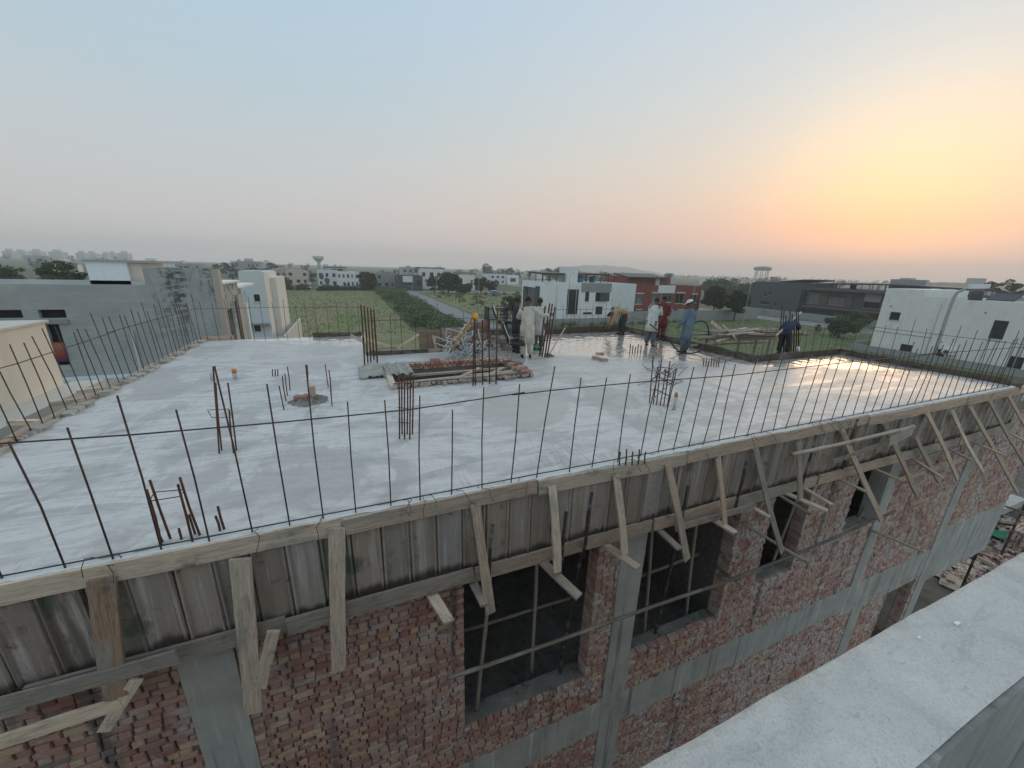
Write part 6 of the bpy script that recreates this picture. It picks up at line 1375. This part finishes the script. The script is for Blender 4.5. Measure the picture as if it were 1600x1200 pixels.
cl = [(random.uniform(29, 72), random.uniform(68, 70), .2, random.uniform(.5, 1.0), .6, random.uniform(.3, .7)) for i in range(40)] + [(random.uniform(-9, 0), random.uniform(48, 60), .3, random.uniform(.8, 1.5), 1, random.uniform(.5, 1.2)) for i in range(14)]
scrub('wall_weeds', 'weeds growing along the low walls', cl, 6000, .13)
# ------------------------------------------------------------ street furniture
def lamp(label, base, h, arm, az, r=.09, head='white_paint', hs=0.6):
    rt = empty('street_lamp', tuple(base), label, 'street lamp'); b = Vector(base); d = Vector((math.cos(az), math.sin(az), 0))
    MB().tube(smooth([b, b + Vector((0, 0, h * .5)), b + Vector((0, 0, h * .9)), b + Vector((0, 0, h * .965)) + d * arm * .35, b + Vector((0, 0, h)) + d * arm], 5), [r * (1.0 - .45 * k / 20) for k in range(21)], 8).build('pole', 'galv', rt, True)
    p = b + Vector((0, 0, h)) + d * arm; bb = MB(); sd = Vector((-d.y, d.x, 0)); bb.loft([[p + (d * f + sd * (w * s_) + Vector((0, 0, z_ + .1 * f))) * hs for s_, z_ in ((-1, -.16), (1, -.16), (.7, .2), (-.7, .2))] for f, w in ((-.25, .12), (.1, .26), (.8, .24), (1.05, .12))]); bb.build('lamp_head', head, rt)
    MB().box((b.x - .22, b.y - .22, 0), (b.x + .22, b.y + .22, .35)).build('base', 'boundary', rt); return rt
# the near lamp: pole between the slab and the off-white house
yl = Pz(1452, 576, 0); lp = Px(1452, 575, 52); b0 = Vector((52, lp.y, 0)); topz = Px(1500, 448, 52)
lamp('tall bent street lamp standing before the off-white house', (52, lp.y - .0, 0), 10.6, 0.9, math.radians(-60), .17, 'white_paint', 1.0)
for lab, u, v, vt in (('slender street lamp post beside the road, right of the yellow pipe', 748, 492, 430), ('street lamp post at the road edge near the dark tree', 683, 478, 424), ('far street lamp post at the road edge', 645, 465, 428), ('tall pole by the right-hand road in front of the charcoal house', 1160, 510, 440), ('street lamp far down the right-hand road', 1145, 482, 428), ('lamp post in front of the white house tower', 885, 512, 425)):
    g = Pz(u, v, 0); lamp(lab, (g.x, g.y, 0), Py(u, vt, g.y).z, 1.2, math.radians(20), .07)
q = Pz(773, 463, 0); kb = empty('utility_kiosk', (q.x, q.y, 0), 'small blue utility kiosk on the rough ground', 'kiosk'); MB().box((q.x - 1.3, q.y, 0.1), (q.x + 1.3, q.y + 1.6, 2.1)).build('cabinet', 'blue_box', kb); MB().box((q.x - 1.5, q.y - .2, 2.1), (q.x + 1.5, q.y + 1.8, 2.25)).build('roof', 'frame_white', kb)
def car(label, c, rz, paint='white_paint', sc=1.0):
    rt = empty('parked_car', c, label, 'car', rz=rz); M = Matrix.Translation(Vector(c)) @ Matrix.Rotation(rz, 4, 'Z') @ Matrix.Scale(sc, 4)
    def T(b): b.v = [tuple(M @ Vector(v)) for v in b.v]; return b
    b = MB(); st = [(-2.1, .3, .75, .78), (-1.9, .25, .95, .84), (-.9, .25, 1.0, .86), (.9, .25, 1.0, .86), (1.8, .25, .9, .84), (2.1, .32, .7, .76)]
    b.loft([[(x, -w, z0), (x, w, z0), (x, w * .97, z1), (x, -w * .97, z1)] for x, z0, z1, w in st]); T(b).build('body', paint, rt, True)
    b = MB(); b.loft([[(-1.7, -.74, .96), (1.1, -.74, .96), (1.1, .74, .96), (-1.7, .74, .96)], [(-1.1, -.62, 1.45), (.45, -.62, 1.45), (.45, .62, 1.45), (-1.1, .62, 1.45)]]); T(b).build('cabin_glass', 'glass', rt)
    b = MB(); b.loft([[(-1.1, -.62, 1.451), (.45, -.62, 1.451), (.45, .62, 1.451), (-1.1, .62, 1.451)], [(-1.0, -.56, 1.50), (.35, -.56, 1.50), (.35, .56, 1.50), (-1.0, .56, 1.50)]]); T(b).build('roof', paint, rt)
    for x in (-1.35, 1.3):
        for s_ in (-1, 1): T(MB().tube([(x, s_ * .72, .32), (x, s_ * .90, .32)], .32, 14)).build('wheel', 'rubber', rt, True)
g = Py(487, 440, 190); car('white car parked at the far end of the field, left one', (g.x - 2.4, 190.5, .05), .1); car('white car parked at the far end of the field, right one', (g.x + 3.4, 190.8, .05), .05)
g = Pz(1122, 494, 0); car('white car standing on the road beside the dark round tree', (g.x, g.y, .05), 1.4)
# ------------------------------------------------------------ building yard in the lower right
for i, (lab, a_, c_, w, t, mt, zz) in enumerate((('long pale plank in the yard below, lying uppermost', (1482, 848), (1555, 886), .16, .06, 'timber_pale', .18), ('long grey plank in the yard below the upper plank', (1478, 868), (1540, 894), .14, .06, 'timber_grey', .12), ('thin dark plank at the bottom of the yard pile', (1515, 878), (1550, 890), .12, .05, 'timber', .08), ('pale plank at the head of the yard pile', (1505, 842), (1548, 862), .3, .05, 'timber_pale', .25), ('brown plank across the yard pile', (1490, 858), (1520, 842), .14, .05, 'timber_brown', .2))):
    props(beam_obj('yard_plank', Pz(*a_, zz), Pz(*c_, zz), w, t, mt), lab, 'plank')
for lab, a_, c_, w in (('square pale board lying in the yard near the thin post', (1503, 892), (1510, 872), .7), ('pale board lying at the near edge of the yard', (1486, 920), (1490, 893), .62), ('small white board by the column foot in the yard', (1468, 902), (1474, 888), .3)):
    props(beam_obj('board_sheet', Pz(*a_, .1), Pz(*c_, .1), w, .04, 'timber_pale', None, (1, 0, 0)), lab, 'board')
for i in range(40):
    g = Pz(random.uniform(1480, 1570), random.uniform(835, 880), 0); 
    if i < 12: beam_obj_ = beam_obj('scrap_batten', (g.x, g.y, .05 + .03 * (i % 3)), (g.x + random.uniform(.6, 1.8), g.y + random.uniform(-.6, .6), .06 + .03 * (i % 3)), .1, .04, random.choice(['timber', 'timber_brown', 'timber_grey'])); props(beam_obj_, 'scrap batten strewn over the yard behind the planks', 'batten', 'scrap battens strewn over the yard')
ST = empty('brick_stack', tuple(Pz(1590, 850, 0)), 'stack of red bricks at the right edge of the yard', 'bricks')
g = Pz(1575, 862, 0); bm_ = MB(); brick_shape(bm_, -.115, .115, -.055, .055, -.037, .037); bm_.f.append((8, 11, 10, 9)); bme = bm_.mesh('brick'); bme.materials.append(MATS['brick_new'])
for lay in range(12):
    for i in range(5):
        for j in range(4):
            o = bpy.data.objects.new('brick', bme); C.objects.link(o); o.parent = ST; o.matrix_parent_inverse = parent_matrix(ST).inverted()
            o.location = (g.x + .3 + i * .24 + random.uniform(-.02, .02), g.y - .2 + j * .13 + random.uniform(-.015, .015), .05 + lay * .08); o.rotation_euler = (0, 0, random.uniform(-.08, .08))
g = Pz(1596, 868, 0)
b = MB(); n = 10
for j in range(n + 1):
    for i in range(n + 1):
        u = i / n; v = j / n; b.v.append((g.x + 1.2 * u, g.y + 1.4 * v - .2, .35 + .25 * math.sin(PI * u) * math.sin(PI * v) + .08 * mnoise.noise((u * 5, v * 5, 1))))
for j in range(n):
    for i in range(n): a_ = j * (n + 1) + i; b.f.append((a_, a_ + 1, a_ + n + 2, a_ + n + 1))
o = b.build('green_tarp', 'tarp_green', None, True); o.modifiers.new('s', 'SOLIDIFY').thickness = .02; props(o, 'crumpled green tarpaulin at the right edge of the yard', 'tarpaulin')
def moto(label, c, rz):
    rt = empty('motorcycle', c, label, 'motorcycle', rz=rz); M = Matrix.Translation(Vector(c)) @ Matrix.Rotation(rz, 4, 'Z')
    def T(b): b.v = [tuple(M @ Vector(v)) for v in b.v]; return b
    for x in (-.62, .62):
        w = T(MB().tube([(x + .27 * math.cos(t), 0, .3 + .27 * math.sin(t)) for t in np.linspace(0, 2 * PI, 21)], .045, 7, False)).build('wheel', 'rubber', rt, True)
        b = MB()
        for k in range(10): b.tube([(x, 0, .3), (x + .25 * math.cos(k * PI / 5), 0, .3 + .25 * math.sin(k * PI / 5))], .006, 4)
        T(b).build('spokes', 'chrome', w)
    b = MB(); b.ell((.12, 0, .72), (.28, .13, .13)); T(b).build('fuel_tank', 'cloth_red', rt, True)
    b = MB(); b.loft([[(-.62, -.12, .74), (-.62, .12, .74), (-.62, .12, .82), (-.62, -.12, .82)], [(-.1, -.11, .70), (-.1, .11, .70), (-.1, .11, .79), (-.1, -.11, .79)]]); T(b).build('seat', 'black_leather', rt)
    b = MB(); b.ell((.02, 0, .40), (.22, .13, .17)); b.tube([(-.62, .09, .3), (0, .09, .36), (.3, .04, .8), (.62, .06, .3)], .025, 6); b.tube([(-.6, -.1, .3), (-.1, -.12, .28)], .035, 6); T(b).build('frame_and_engine', 'frame_dark', rt, True)
    T(MB().tube([(.3, -.34, 1.02), (.34, -.12, .98), (.34, .12, .98), (.3, .34, 1.02)], .015, 6)).build('handlebar', 'chrome', rt, True); b = MB(); b.ell((.48, 0, .86), (.08, .09, .09)); T(b).build('headlight', 'white_paint', rt, True)
g = Pz(1546, 838, 0); moto('motorcycle with a chromed headlight parked in the yard below', (g.x, g.y, .02), 2.4)
for lab, bs_, ts_ in (('dark prop post standing in the yard, nearer the wall', (1500, 924), (1526, 838)), ('taller dark prop post at the right of the yard', (1562, 872), (1582, 765))):
    p = Pz(*bs_, 0); t = Py(*ts_, p.y); props(pole_obj('yard_post', p, (p.x, p.y, t.z), .04, 'bamboo_dark'), lab, 'post')
p = Py(1515, 772, 5.2); q = Py(1610, 804, 5.4); props(pole_obj('yard_rail', p, q, .035, 'bamboo_dark'), 'dark rail running from the building corner to the yard post', 'pole')
props(MB().box(tuple(Pz(1566, 805, .3)), tuple(Pz(1566, 805, .3) + Vector((2.4, 1.6, .35)))).build('sand_tray', 'concrete'), 'pale mixing platform at the back of the yard', 'platform')

b = MB()
for i in range(620):
    g = Pz(random.uniform(1470, 1604), random.uniform(806, 915), 0); t = random.uniform(0, PI); L, w, h = random.choice([(.115, .055, .037), (.115, .055, .037), (.06, .05, .035), (.03, .03, .02)]); z = random.uniform(.02, .16)
    c_, s_ = math.cos(t), math.sin(t); vs = [(g.x + c_ * x * L - s_ * y * w, g.y + s_ * x * L + c_ * y * w, z + q * h + .02 * x * random.uniform(-1, 1)) for q in (-1, 1) for x, y in ((-1, -1), (1, -1), (1, 1), (-1, 1))]
    b.add(vs, [(0, 3, 2, 1), (4, 5, 6, 7), (0, 1, 5, 4), (1, 2, 6, 5), (2, 3, 7, 6), (3, 0, 4, 7)])
o = b.build('brick_rubble', 'brick_new'); props(o, 'red brick rubble strewn over the yard below', 'rubble', kind='stuff')
